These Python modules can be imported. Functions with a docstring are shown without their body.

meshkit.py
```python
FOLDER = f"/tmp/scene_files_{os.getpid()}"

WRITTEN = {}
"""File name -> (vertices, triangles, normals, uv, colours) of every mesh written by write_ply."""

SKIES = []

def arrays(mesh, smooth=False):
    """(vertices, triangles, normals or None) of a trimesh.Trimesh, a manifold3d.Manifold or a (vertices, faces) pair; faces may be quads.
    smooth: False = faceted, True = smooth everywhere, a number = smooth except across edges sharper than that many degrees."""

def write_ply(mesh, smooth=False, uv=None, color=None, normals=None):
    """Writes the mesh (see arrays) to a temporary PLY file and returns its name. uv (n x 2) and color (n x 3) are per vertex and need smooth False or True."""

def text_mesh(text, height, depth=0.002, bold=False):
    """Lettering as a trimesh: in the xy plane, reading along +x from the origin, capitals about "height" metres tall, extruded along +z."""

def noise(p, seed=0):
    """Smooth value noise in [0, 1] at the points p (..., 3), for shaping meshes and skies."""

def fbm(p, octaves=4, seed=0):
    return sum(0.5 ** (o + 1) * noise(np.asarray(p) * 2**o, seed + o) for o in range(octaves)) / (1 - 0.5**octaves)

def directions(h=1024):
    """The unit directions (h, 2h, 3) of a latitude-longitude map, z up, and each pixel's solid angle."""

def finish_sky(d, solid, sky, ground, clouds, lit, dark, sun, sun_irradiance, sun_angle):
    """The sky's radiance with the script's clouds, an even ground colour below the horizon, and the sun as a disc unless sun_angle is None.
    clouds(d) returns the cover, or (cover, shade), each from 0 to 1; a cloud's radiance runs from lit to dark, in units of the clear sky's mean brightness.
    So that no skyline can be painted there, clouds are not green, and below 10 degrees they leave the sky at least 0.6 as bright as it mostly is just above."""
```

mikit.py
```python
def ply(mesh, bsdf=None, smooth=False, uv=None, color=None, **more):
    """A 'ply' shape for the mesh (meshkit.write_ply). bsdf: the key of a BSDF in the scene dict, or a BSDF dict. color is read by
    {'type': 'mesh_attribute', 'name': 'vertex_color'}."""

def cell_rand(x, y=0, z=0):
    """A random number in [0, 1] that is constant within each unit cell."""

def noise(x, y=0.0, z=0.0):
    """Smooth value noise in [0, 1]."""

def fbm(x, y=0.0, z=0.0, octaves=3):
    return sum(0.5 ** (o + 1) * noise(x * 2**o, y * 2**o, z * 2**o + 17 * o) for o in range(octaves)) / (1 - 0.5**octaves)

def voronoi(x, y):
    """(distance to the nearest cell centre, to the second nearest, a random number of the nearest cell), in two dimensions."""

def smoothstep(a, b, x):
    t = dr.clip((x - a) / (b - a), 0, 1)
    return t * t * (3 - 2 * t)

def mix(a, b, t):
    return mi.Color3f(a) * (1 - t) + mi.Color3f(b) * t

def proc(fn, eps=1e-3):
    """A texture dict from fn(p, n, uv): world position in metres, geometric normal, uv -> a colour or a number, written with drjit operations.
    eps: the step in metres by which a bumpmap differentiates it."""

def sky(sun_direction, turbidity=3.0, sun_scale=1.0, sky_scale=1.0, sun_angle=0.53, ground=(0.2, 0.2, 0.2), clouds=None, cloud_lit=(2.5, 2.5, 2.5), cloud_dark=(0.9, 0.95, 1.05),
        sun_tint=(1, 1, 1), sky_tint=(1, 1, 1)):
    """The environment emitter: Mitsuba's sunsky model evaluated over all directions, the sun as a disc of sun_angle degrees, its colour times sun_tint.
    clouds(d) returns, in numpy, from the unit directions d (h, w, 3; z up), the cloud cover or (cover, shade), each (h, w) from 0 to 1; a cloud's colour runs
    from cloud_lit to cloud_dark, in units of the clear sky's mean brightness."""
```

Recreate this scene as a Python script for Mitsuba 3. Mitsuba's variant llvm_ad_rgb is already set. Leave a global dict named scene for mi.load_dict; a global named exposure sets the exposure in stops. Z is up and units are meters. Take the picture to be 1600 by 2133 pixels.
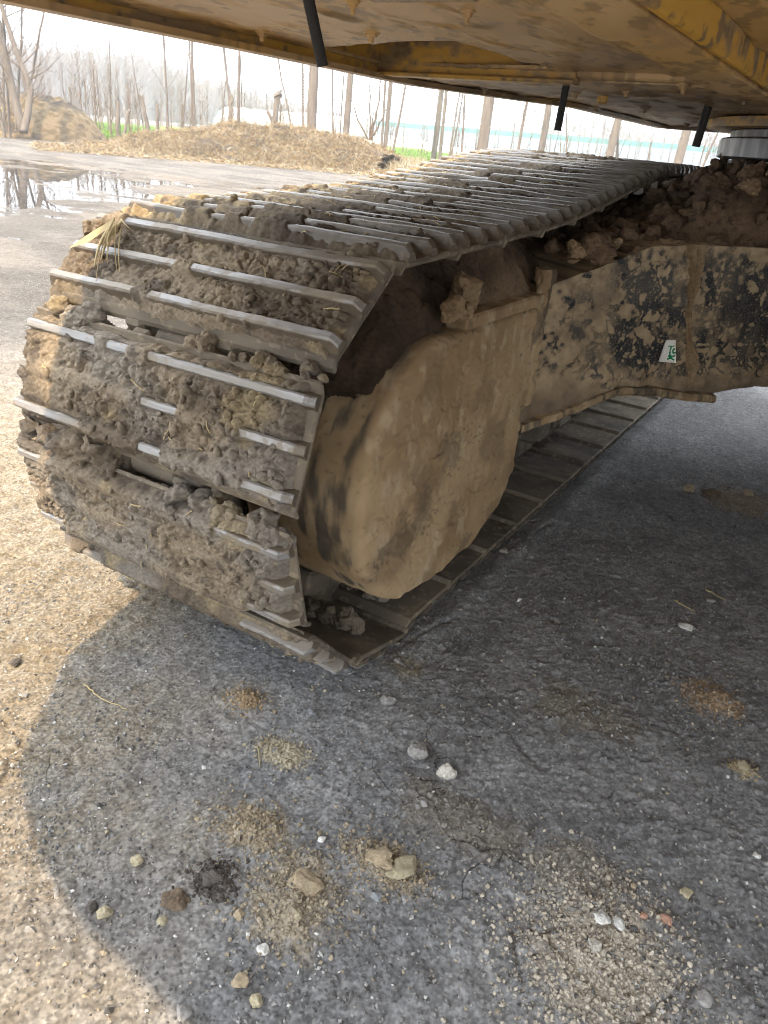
import math
import numpy as np
import trimesh
import shapely.geometry as sg
import drjit as dr
import mitsuba as mi
import mikit
import meshkit
from scipy.spatial import cKDTree

T = mi.ScalarTransform4f
scene, labels = {"type": "scene"}, {}

# ------------------------------------------------------------------ camera, sky, exposure
CAM = np.array([0.5831, -1.1598, 0.9032])
_p, _r, _y = 0.45179, 0.08849, -0.51800
_f = np.array([math.sin(_y) * math.cos(_p), math.cos(_y) * math.cos(_p), -math.sin(_p)])
_rt = np.array([math.cos(_y), -math.sin(_y), 0.0])
_u = np.cross(_rt, _f)
_u = -math.sin(_r) * _rt + math.cos(_r) * _u
exposure = 4.5
scene["camera"] = {
    "type": "perspective", "fov": 53.06, "fov_axis": "x", "near_clip": 0.02, "far_clip": 3000.0,
    "to_world": T().look_at(origin=CAM.tolist(), target=(CAM + _f).tolist(), up=_u.tolist()),
    "medium": {"type": "ref", "id": "air"},
}
SUN = (0.08, -0.84, 1.0)
scene["sky"] = mikit.sky(SUN, turbidity=5, sun_scale=0.285, sky_scale=1.0, sun_angle=0.53, sun_tint=(1.0, 0.9, 0.73),
                         clouds=lambda d: (0.85 + 0 * d[..., 2], 1.0 - np.clip(d[..., 2], 0, 1) ** 0.8),
                         cloud_lit=(2.3, 2.36, 2.44), cloud_dark=(0.74, 0.76, 0.78))
scene["air"] = {"type": "homogeneous", "albedo": {"type": "rgb", "value": [0.9, 0.94, 0.985]},
                "sigma_t": 0.0017, "phase": {"type": "hg", "g": 0.3}}


# ------------------------------------------------------------------ helpers
def add(key, mesh, mat, label=None, cat=None, group=None, kind=None, smooth=False, color=None, **kw):
    if key in scene:
        k = 1
        while f"{key}_{k:03d}" in scene:
            k += 1
        key = f"{key}_{k:03d}"
    scene[key] = mikit.ply(mesh, mat, smooth=smooth, color=color, **kw)
    tag(key, label, cat, group, kind)
    return key


_used = {}


def name(base):
    k = _used.get(base, -1) + 1
    _used[base] = k
    return base if k == 0 else f"{base}_{k:03d}"


def tag(key, label=None, cat=None, group=None, kind=None):
    d = {n: v for n, v in (("label", label), ("category", cat), ("group", group), ("kind", kind)) if v}
    if d:
        labels[key] = {**labels.get(key, {}), **d}


def M(v, f):
    return trimesh.Trimesh(np.asarray(v, float), np.asarray(f, int), process=False)


def cat(ms):
    ms = [m for m in ms if m is not None and len(m.faces)]
    off, vs, fs = 0, [], []
    for m in ms:
        vs.append(m.vertices)
        fs.append(np.asarray(m.faces) + off)
        off += len(m.vertices)
    return M(np.vstack(vs), np.vstack(fs))


def gridfaces(nu, nv, keep=None, closed=False):
    nv2 = nv if closed else nv - 1
    i, j = np.meshgrid(np.arange(nu - 1), np.arange(nv2), indexing="ij")
    j2 = (j + 1) % nv
    a, b, c, d = i * nv + j, (i + 1) * nv + j, (i + 1) * nv + j2, i * nv + j2
    q = np.stack([a, b, c, d], -1).reshape(-1, 4)
    if keep is not None:
        k = keep.ravel()
        q = q[k[q].any(1)]
    return np.vstack([q[:, [0, 1, 2]], q[:, [0, 2, 3]]])


def compact(m):
    m = M(m.vertices, m.faces)
    m.remove_unreferenced_vertices()
    return m


def cbox(lo, hi, b=0.004):
    lo, hi = np.array(lo, float), np.array(hi, float)
    pts = []
    for s in np.ndindex(2, 2, 2):
        c = np.where(np.array(s) == 0, lo, hi)
        sg_ = np.where(np.array(s) == 0, 1, -1)
        for k in range(3):
            q = c + sg_ * b
            q[k] = c[k]
            pts.append(q)
    return trimesh.convex.convex_hull(np.array(pts))


def tube(pts, radii, sides=7, cap=True):
    p = np.asarray(pts, float)
    r = np.broadcast_to(np.asarray(radii, float), (len(p),))
    t = np.gradient(p, axis=0)
    t /= np.linalg.norm(t, axis=1, keepdims=True) + 1e-12
    ref = np.array([0.31, 0.17, 0.93]) if abs(t[0] @ [0.31, 0.17, 0.93]) < 0.9 else np.array([1.0, 0, 0])
    a = np.cross(t, ref)
    a /= np.linalg.norm(a, axis=1, keepdims=True)
    b = np.cross(t, a)
    ang = np.arange(sides) * 2 * np.pi / sides
    v = p[:, None] + r[:, None, None] * (np.cos(ang)[None, :, None] * a[:, None] + np.sin(ang)[None, :, None] * b[:, None])
    f = gridfaces(len(p), sides, closed=True)
    v = v.reshape(-1, 3)
    if cap:
        n = len(v)
        v = np.vstack([v, p[0], p[-1]])
        k = np.arange(sides)
        e = (len(p) - 1) * sides
        f = np.vstack([f, np.stack([k, (k + 1) % sides, 0 * k + n], 1), np.stack([e + (k + 1) % sides, e + k, 0 * k + n + 1], 1)])
    return M(v, f)


def cyl(p0, p1, r, sides=24, bev=0.004):
    p0, p1 = np.array(p0, float), np.array(p1, float)
    d = (p1 - p0) / np.linalg.norm(p1 - p0)
    return tube([p0, p0 + d * 1e-4, p0 + d * bev, p1 - d * bev, p1 - d * 1e-4, p1], [r - bev, r - bev, r, r, r - bev, r - bev], sides)


def fbm(p, o=4, seed=0):
    return meshkit.fbm(np.asarray(p, float), o, seed)


ICO = {k: trimesh.creation.icosphere(subdivisions=k, radius=1.0) for k in range(5)}


def clod(r, seed, sub=3, rough=0.35, flat=0.75, facet=5):
    g = np.random.default_rng(seed)
    m = ICO[sub]
    v = np.array(m.vertices)
    for _ in range(facet):                       # broken faces
        n = g.normal(size=3)
        n /= np.linalg.norm(n)
        h = g.uniform(0.55, 0.85)
        d = v @ n - h
        v = v - np.where(d > 0, d * 0.9, 0)[:, None] * n
    o = g.uniform(0, 50, 3)
    L = (fbm(v * 1.7 + o, 4, seed) - 0.5) * 2 * rough + (fbm(v * 6 + o, 3, seed + 1) - 0.5) * rough * 0.55
    v = v * (1 + L)[:, None] * np.array([g.uniform(0.8, 1.25), g.uniform(0.75, 1.1), flat]) * r
    a = g.uniform(0, 6.28)
    R = np.array([[math.cos(a), -math.sin(a), 0], [math.sin(a), math.cos(a), 0], [0, 0, 1]])
    return M(v @ R.T, m.faces)


def pebbles(pts, radii, seed, sub=0, flat=0.7, jit=0.22):
    """Many small stones at pts: one mesh."""
    g = np.random.default_rng(seed)
    if sub < 0:
        bv = np.array([[1, 0, 0], [0, 1, 0], [-1, 0, 0], [0, -1, 0], [0, 0, 1], [0, 0, -1.0]])
        bf = np.array([[0, 1, 4], [1, 2, 4], [2, 3, 4], [3, 0, 4], [1, 0, 5], [2, 1, 5], [3, 2, 5], [0, 3, 5]])
    else:
        bv, bf = np.array(ICO[sub].vertices), np.array(ICO[sub].faces)
    n, k = len(pts), len(bv)
    v = bv[None] * (1 + g.normal(0, jit, (n, k, 1)))
    v = v * np.stack([g.uniform(0.75, 1.35, n), g.uniform(0.7, 1.1, n), g.uniform(0.75, 1.15, n) * flat], 1)[:, None]
    tl = g.normal(0, 0.35, (n, 2))
    v[..., 2] += v[..., 0] * tl[:, :1] + v[..., 1] * tl[:, 1:]
    a = g.uniform(0, 2 * np.pi, n)
    c, s = np.cos(a)[:, None], np.sin(a)[:, None]
    x = v[..., 0] * c - v[..., 1] * s
    y = v[..., 0] * s + v[..., 1] * c
    v = np.stack([x, y, v[..., 2]], -1) * np.asarray(radii)[:, None, None] + np.asarray(pts)[:, None]
    f = (bf[None] + (np.arange(n) * k)[:, None, None]).reshape(-1, 3)
    return M(v.reshape(-1, 3), f), k


def lumps(P, n, rmin, rmax, lo, hi, seed, dims=2):
    """Height of domes of random stones/crumbs pressed into a surface, at points P."""
    g = np.random.default_rng(seed)
    c = g.uniform(lo, hi, (n, dims))
    r = rmin + (rmax - rmin) * g.random(n) ** 2.5
    d, i = cKDTree(c).query(P, k=3)
    h = np.sqrt(np.maximum(r[i] ** 2 - d ** 2, 0))
    return h.max(1)


# ------------------------------------------------------------------ materials
def P3(p, s):
    return p.x * s, p.y * s, p.z * s


def mat(key, fn=None, rough=0.9, metallic=0.0, color=None, spec=0.3, two=True, **kw):
    b = {"type": "principled", "roughness": rough if not callable(rough) else mikit.proc(rough), "metallic": metallic if not callable(metallic) else mikit.proc(metallic),
         "specular": spec, **kw}
    b["base_color"] = mikit.proc(fn) if fn else ({"type": "rgb", "value": list(color)} if not isinstance(color, dict) else color)
    scene[key] = {"type": "twosided", "bsdf": b} if two else b


fb, ns, ss, mix = mikit.fbm, mikit.noise, mikit.smoothstep, mikit.mix


def c_ground(p, n, uv):
    a = fb(p.x * 1.3, p.y * 1.3, 3.0)
    b = fb(p.x * 9, p.y * 9, 1.0)
    c = ns(p.x * 240, p.y * 240, 5.0)
    e = ns(p.x * 70, p.y * 70, 9.0)
    col = mix((0.150, 0.153, 0.156), (0.194, 0.197, 0.199), ss(0.3, 0.7, b))
    col = mix(col, (0.098, 0.099, 0.102), ss(0.55, 0.8, a) * 0.7)
    # sandy brown earth towards the open yard behind the machine
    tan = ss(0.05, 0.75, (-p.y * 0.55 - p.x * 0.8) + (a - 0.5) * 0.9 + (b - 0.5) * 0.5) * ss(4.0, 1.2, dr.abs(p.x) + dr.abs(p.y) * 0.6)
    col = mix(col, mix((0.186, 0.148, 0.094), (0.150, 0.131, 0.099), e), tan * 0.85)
    col = mix(col, mix((0.096, 0.087, 0.076), (0.062, 0.057, 0.051), ss(0.35, 0.65, fb(p.x * 1.1, p.y * 2.6, 2.0))), ss(1.2, 3.6, -p.x + 0.3 * p.y) * 0.95)
    for (x, y, rx, ry, k) in PATCH:
        d = dr.sqrt(dr.square((p.x - x) / rx) + dr.square((p.y - y) / ry)) + (b - 0.5) * 0.9 + (e - 0.5) * 0.55
        col = mix(col, k, ss(1.05, 0.45, d) * 0.92)
    q1 = p.x * 7.5 + 0.55 * (fb(p.x * 10, p.y * 10, 4.0) - 0.5) * 2
    q2 = p.y * 7.5 + 0.55 * (fb(p.x * 10 + 8, p.y * 10, 6.0) - 0.5) * 2
    d1, d2, _ = mikit.voronoi(q1, q2)
    ck = ss(0.022, 0.006, d2 - d1) * ss(0.52, 0.6, fb(p.x * 2.7 + 4, p.y * 2.7, 1.0)) * ss(0.40, 0.5, fb(p.x * 12, p.y * 12, 8.0))
    col = col * (1 - 0.62 * ck)
    h = mikit.cell_rand(p.x * 330 + 0.4 * c, p.y * 330, 2.0)
    col = col * (0.6 + 0.8 * c) * (0.8 + 0.4 * e) * (0.8 + 0.4 * h)
    col = mix(col, (0.34, 0.335, 0.32), ss(0.985, 0.99, h) * 0.6)
    return col


PATCH = [(0.545, -0.455, 0.115, 0.125, (0.37, 0.335, 0.275)), (0.49, -0.36, 0.07, 0.07, (0.22, 0.205, 0.18)), (0.004, -0.402, 0.045, 0.03, (0.3, 0.27, 0.2)),
         (-0.123, -0.344, 0.035, 0.03, (0.27, 0.2, 0.12)), (0.561, 0.186, 0.06, 0.05, (0.27, 0.2, 0.13)),
         (0.06, -0.55, 0.06, 0.05, (0.24, 0.2, 0.14)), (0.185, -0.6, 0.07, 0.075, (0.25, 0.215, 0.16)), (0.25, -0.49, 0.07, 0.035, (0.25, 0.21, 0.15)),
         (0.642, 0.021, 0.025, 0.02, (0.3, 0.25, 0.16)), (0.3, -0.36, 0.1, 0.06, (0.17, 0.16, 0.14)), (0.082, -0.645, 0.03, 0.028, (0.06, 0.052, 0.045)), (0.36, 0.0, 0.13, 0.07, (0.165, 0.15, 0.125)),
         (0.05, -0.09, 0.06, 0.05, (0.17, 0.15, 0.11)), (0.44, 1.25, 0.12, 0.12, (0.2, 0.16, 0.115))]


def r_ground(p, n, uv):
    a = fb(p.x * 0.35, p.y * 0.35, 8.0)
    w = ss(3.5, 6.5, -p.x) * ss(0.42, 0.6, a)
    return 0.97 - 0.3 * w


def c_mud(p, n, uv):
    a = fb(*P3(p, 7.0))
    b = fb(*P3(p, 45.0))
    c = ns(*P3(p, 260.0))
    col = mix((0.096, 0.077, 0.057), (0.198, 0.162, 0.117), ss(0.32, 0.66, a))
    col = mix(col, (0.165, 0.15, 0.13), ss(0.48, 0.68, fb(p.x * 5 + 3, p.y * 5, p.z * 5)) * 0.75)
    col = mix(col, (0.045, 0.038, 0.032), ss(0.57, 0.76, b) * 0.7)
    col = mix(col, (0.23, 0.185, 0.11), ss(0.62, 0.72, fb(p.x * 11, p.y * 11, p.z * 11 + 5)) * 0.6)
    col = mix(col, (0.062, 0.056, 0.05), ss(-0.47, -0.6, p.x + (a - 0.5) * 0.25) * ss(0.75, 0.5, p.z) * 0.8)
    return col * (0.7 + 0.6 * c)


def c_topmud(p, n, uv):
    a = fb(*P3(p, 9.0))
    b = fb(*P3(p, 60.0))
    c = ns(*P3(p, 260.0))
    col = mix((0.066, 0.052, 0.038), (0.125, 0.099, 0.068), ss(0.35, 0.7, a))
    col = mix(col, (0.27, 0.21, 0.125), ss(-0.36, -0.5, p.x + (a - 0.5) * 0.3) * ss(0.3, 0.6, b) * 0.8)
    return col * (0.7 + 0.6 * c)


def c_clay(p, n, uv):
    a = fb(*P3(p, 8.0))
    b = fb(*P3(p, 55.0))
    col = mix((0.17, 0.115, 0.065), (0.27, 0.195, 0.118), ss(0.3, 0.7, a))
    col = mix(col, (0.085, 0.06, 0.04), ss(0.55, 0.8, b) * 0.6)
    return col * (0.75 + 0.5 * ns(*P3(p, 200.0)))


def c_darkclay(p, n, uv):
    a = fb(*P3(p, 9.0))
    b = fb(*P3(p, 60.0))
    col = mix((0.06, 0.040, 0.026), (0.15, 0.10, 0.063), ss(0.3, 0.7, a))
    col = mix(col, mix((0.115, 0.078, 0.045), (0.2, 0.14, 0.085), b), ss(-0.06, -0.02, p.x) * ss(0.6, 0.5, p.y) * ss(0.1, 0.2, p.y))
    col = col * (1 - 0.55 * ss(0.22, 0.08, p.y) * ss(0.0, -0.04, p.x))  # shade below the upper track run painted into the packed mud colour
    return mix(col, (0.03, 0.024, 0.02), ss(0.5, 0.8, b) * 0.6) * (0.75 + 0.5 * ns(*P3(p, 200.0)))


def c_guard(p, n, uv):
    a = fb(p.x * 6, p.y * 6, p.z * 6)
    b = fb(p.x * 40, p.y * 40, p.z * 16)
    c = fb(*P3(p, 110.0))
    e = fb(p.x * 9 + 4, p.y * 22, p.z * 5)
    face = ss(-0.03, -0.012, p.x)
    col = mix((0.23, 0.158, 0.086), (0.345, 0.25, 0.145), ss(0.3, 0.72, a))
    col = mix(col, (0.40, 0.32, 0.215), ss(0.52, 0.75, b) * 0.6)
    col = mix(col, (0.16, 0.108, 0.062), ss(0.5, 0.7, fb(p.x * 14, p.y * 14 + 3, p.z * 9)) * 0.6)
    col = mix(col, (0.14, 0.10, 0.063), ss(0.6, 0.82, c) * 0.5)
    stk = fb(p.x * 60, p.y * 10, p.z * 10 + 3)
    rim = ss(0.44, 0.66, fb(p.x * 26, p.y * 7, p.z * 5 + 3) + (b - 0.5) * 0.5 + (stk - 0.5) * 0.5) * (1 - face)
    fcb = ss(0.68, 0.80, fb(p.x * 5, p.y * 9 + 2, p.z * 8) + (c - 0.5) * 0.5) * face * 0.5 + ss(0.46, 0.62, fb(p.x, p.y * 60, p.z * 9)) * ss(0.425, 0.465, p.y) * face
    return mix(col, (0.045, 0.042, 0.038), dr.clip(rim * 0.8 + fcb * 0.75, 0, 0.85))


def c_beam(p, n, uv):
    s = p.x * 0.5547 + p.y * 0.832
    w1 = fb(s * 26, p.z * 26, 1.0) * 1.6 - 0.8
    d1, _, i1 = mikit.voronoi(s * 21 + w1 * 0.9 + 3, p.z * 25 - w1 * 0.7)
    d2, _, i2 = mikit.voronoi(s * 55 + w1 * 2, p.z * 60 + 9)
    d3, _, i3 = mikit.voronoi(s * 170, p.z * 170)
    e = fb(s * 60, p.z * 60, 4.0)
    a = fb(s * 5, p.z * 5, 2.0)
    sp = ss(0.11, -0.12, d1 - (0.02 + 0.44 * i1 * i1) - (e - 0.5) * 0.8)
    sp2 = ss(0.12, -0.12, d2 - 0.42 * i2 * ss(0.35, 0.75, a + 0.12) - (e - 0.5) * 0.3)
    sp3 = ss(0.05, -0.05, d3 - 0.36 * i3) * 0.4
    edge = ss(0.46, 0.40, p.z + (e - 0.5) * 0.1) + ss(0.68, 0.74, p.z + (e - 0.5) * 0.12) + ss(0.62, 0.50, s + (a - 0.5) * 0.3 + (e - 0.5) * 0.12) * ss(0.3, 0.55, e + 0.05)
    dust = dr.clip(sp + sp2 + sp3 + edge * 0.9, 0, 1)
    tan = mix((0.20, 0.142, 0.082), (0.36, 0.275, 0.17), e * 1.1)
    dust = dr.clip(dust + 0.55 * ss(0.5, 0.72, fb(s * 30 + p.z * 12, p.z * 9 - s * 4, 3.0)) * ss(0.3, 0.6, a), 0, 1)
    tan = mix(tan, (0.12, 0.09, 0.06), ss(0.45, 0.75, fb(s * 24, p.z * 24, 9.0)) * 0.6)
    tan = mix(tan, (0.085, 0.06, 0.04), ss(0.44, 0.37, p.z) * 0.7)
    blk = mix((0.016, 0.018, 0.020), (0.055, 0.05, 0.043), ss(0.4, 0.7, fb(s * 14, p.z * 14, 7.0)))
    return mix(blk, tan, dust)


def w_worn(p):
    a = fb(*P3(p, 16.0))
    b = fb(*P3(p, 90.0))
    return ss(0.50, 0.66, a + (b - 0.5) * 0.45)


def c_worn(p, n, uv):
    w = w_worn(p)
    c = ns(p.x * 30, p.y * 400, p.z * 400)
    col = mix((0.20, 0.202, 0.202), (0.31, 0.313, 0.315), c)
    col = mix(col, (0.15, 0.128, 0.098), 0.15 + 0.5 * ss(0.42, 0.62, fb(p.x * 7, p.y * 60, p.z * 60)))
    col = mix(col, (0.17, 0.145, 0.11), w)
    dusty = ss(0.7, 0.78, p.z) * ss(-0.66, -0.25, p.x) * (0.35 + 0.6 * ss(0.35, 0.6, fb(p.x * 12, p.y * 40, 3.0)))
    col = mix(col, (0.085, 0.069, 0.048), dusty * 0.8)
    tip = ss(0.74, 0.97, uv.y + 0.22 * (fb(p.x * 30, p.y * 60, p.z * 60) - 0.5))
    return mix(mix((0.066, 0.053, 0.039), (0.115, 0.093, 0.066), fb(*P3(p, 40.0))), col, tip)


def c_shoe(p, n, uv):
    a = fb(*P3(p, 12.0))
    b = fb(*P3(p, 80.0))
    col = mix((0.085, 0.072, 0.056), (0.15, 0.125, 0.092), ss(0.3, 0.7, a))
    col = mix(col, (0.24, 0.2, 0.14), ss(0.55, 0.75, b) * 0.6)
    return mix(col, (0.04, 0.036, 0.032), ss(0.6, 0.8, fb(p.x * 5, p.y * 20, 4.0)) * 0.6)


def c_under(p, n, uv):
    st = fb(p.x * 9 + p.y * 4, p.y * 3.2 - p.x * 2, p.z * 20)
    f = fb(p.x * 34 + p.y * 14, p.y * 12 - p.x * 8, 3.0)
    a = fb(p.x * 2.6, p.y * 2.6, 6.0)
    col = mix((0.31, 0.19, 0.08), (0.46, 0.31, 0.15), ss(0.3, 0.7, st))
    col = mix(col, (0.50, 0.29, 0.07), ss(0.56, 0.74, a + (f - 0.5) * 0.5) * 0.5)
    col = mix(col, (0.095, 0.068, 0.043), ss(0.5, 0.76, f + 0.6 * (fb(p.x * 90, p.y * 40, 1.0) - 0.5)) * 0.5)
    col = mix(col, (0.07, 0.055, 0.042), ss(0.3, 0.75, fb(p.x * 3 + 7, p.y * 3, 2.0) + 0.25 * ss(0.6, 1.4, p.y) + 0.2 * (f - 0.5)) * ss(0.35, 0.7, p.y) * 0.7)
    return col


def c_yellow(p, n, uv):
    a = fb(*P3(p, 7.0))
    b = fb(*P3(p, 42.0))
    col = mix((0.42, 0.225, 0.03), (0.50, 0.29, 0.055), a)
    col = mix(col, (0.22, 0.15, 0.085), ss(0.42, 0.62, a + (b - 0.5) * 0.5) * 0.9)
    return mix(col, (0.09, 0.066, 0.042), ss(0.6, 0.76, b) * 0.6)


def c_wood(p, n, uv):
    a = fb(p.x * 14, p.y * 14, p.z * 2.5)
    return mix((0.115, 0.098, 0.082), (0.20, 0.178, 0.155), a)


def c_bank(p, n, uv):
    a = fb(p.x * 1.5, p.y * 1.5, p.z * 3)
    b = fb(p.x * 8, p.y * 8, p.z * 8)
    col = mix((0.10, 0.077, 0.05), (0.165, 0.13, 0.085), ss(0.3, 0.7, b))
    return mix(col, (0.07, 0.06, 0.05), ss(0.5, 0.65, a))


def c_field(p, n, uv):
    b = fb(p.x * 0.6, p.y * 0.6, 0.0)
    return mix((0.085, 0.15, 0.035), (0.12, 0.19, 0.05), b)


def c_steel(p, n, uv):
    st = fb(p.x * 30, p.y * 30, p.z * 5)
    return mix((0.10, 0.10, 0.10), (0.24, 0.24, 0.238), ss(0.35, 0.7, st))


mat("mat_ground", c_ground, rough=r_ground, spec=0.2)
mat("mat_mud", c_mud, spec=0.15)
mat("mat_topmud", c_topmud, spec=0.25, rough=0.8)
mat("mat_clay", c_clay, spec=0.15)
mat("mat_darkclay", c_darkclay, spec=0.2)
mat("mat_guard", c_guard, spec=0.2)
mat("mat_beam", c_beam, rough=0.6, spec=0.35)
mat("mat_worn", c_worn, rough=0.45, metallic=lambda p, n, uv: 0.35 * (1 - w_worn(p)) * ss(0.85, 0.97, uv.y), spec=0.5)
mat("mat_shoe", c_shoe, rough=0.75, spec=0.35)
mat("mat_under", c_under, rough=0.42, spec=0.5)
mat("mat_yellow", c_yellow, rough=0.4, spec=0.5)
mat("mat_rubber", color=(0.018, 0.018, 0.018), rough=0.6)
mat("mat_black", color=(0.02, 0.02, 0.021), rough=0.5, spec=0.4)
mat("mat_steel", c_steel, rough=0.4, metallic=0.6)
mat("mat_wood", c_wood, spec=0.1)
mat("mat_twig", color=(0.13, 0.105, 0.085), spec=0.1)
mat("mat_bank", c_bank, spec=0.1)
mat("mat_field", c_field, spec=0.1)
mat("mat_straw", color=(0.36, 0.29, 0.16), spec=0.2, rough=0.7)
mat("mat_vertex", color={"type": "mesh_attribute", "name": "vertex_color"}, spec=0.2, rough=0.85)
mat("mat_white", color=(0.5, 0.51, 0.5), rough=0.5)
mat("mat_green", color=(0.0, 0.2, 0.09), rough=0.5)
mat("mat_teal", color=(0.03, 0.16, 0.16), rough=0.6)
mat("mat_shed", color=(0.16, 0.21, 0.27), rough=0.6)
mat("mat_paper", color=(0.72, 0.72, 0.66), rough=0.6)
mat("mat_grassblade", color=(0.10, 0.2, 0.04), spec=0.2)
scene["mat_water"] = {"type": "dielectric", "int_ior": 1.33, "ext_ior": 1.0}
STONE = {"grey": (0.24, 0.235, 0.225), "pale": (0.40, 0.385, 0.34), "white": (0.55, 0.55, 0.52), "yellow": (0.31, 0.275, 0.19), "tan": (0.31, 0.255, 0.175), "brown": (0.125, 0.095, 0.068),
         "dark": (0.075, 0.067, 0.06), "red": (0.31, 0.19, 0.14), "blue": (0.17, 0.18, 0.19)}
for _k, _c in STONE.items():
    def _fn(p, n, uv, c=_c):
        a = fb(*P3(p, 70.0))
        return mi.Color3f(c) * (0.62 + 0.75 * a) * (0.8 + 0.4 * ns(*P3(p, 420.0)))
    mat("mat_stone_" + _k, _fn, spec=0.2)

# ------------------------------------------------------------------ ground
WATER = -0.016


def axis(fine0, fine1, h, grow, cap, mid0, mid1, end0, end1):
    out = list(np.arange(fine0, fine1, h))
    for sgn, mid, end in ((1, mid1, end1), (-1, mid0, end0)):
        x, s = (out[-1], h) if sgn > 0 else (fine0, h)
        side = []
        while (x < end) if sgn > 0 else (x > end):
            s = min(s * grow, cap) if abs(x) < abs(mid) else s * 1.12
            x += sgn * s
            side.append(x)
        out = out + side if sgn > 0 else side[::-1] + out
    return np.array(out)


def base_z(x, y):
    p = np.stack([x, y, 0 * x], -1)
    far = np.clip((np.hypot(x - 0.3, y) - 2.2) / 3.0, 0, 1)
    z = 0.012 * (fbm(p * 1.1, 3, 1) - 0.5) + far * (0.08 * (fbm(p * np.array([0.5, 0.8, 1]) + 7, 4, 2) - 0.5) + 0.055 * (fbm(p * np.array([2.2, 4.5, 1]) + 3, 4, 9) - 0.5))
    a_, b_ = (x + 9.3) * -0.76 + (y - 5.7) * 0.65, (x + 9.3) * 0.65 + (y - 5.7) * 0.76
    rut = np.exp(-((a_ / 4.0) ** 2 + (b_ / 1.7) ** 2) ** 2) * (0.35 + 1.3 * fbm(p * np.array([0.9, 1.2, 1]) + 31, 3, 6))
    z = z - 0.042 * rut
    d = np.exp(-(((x - 0.0) / 0.5) ** 2 + ((y - 0.2) / 0.7) ** 2))
    return z * (1 - 0.6 * d)


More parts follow.
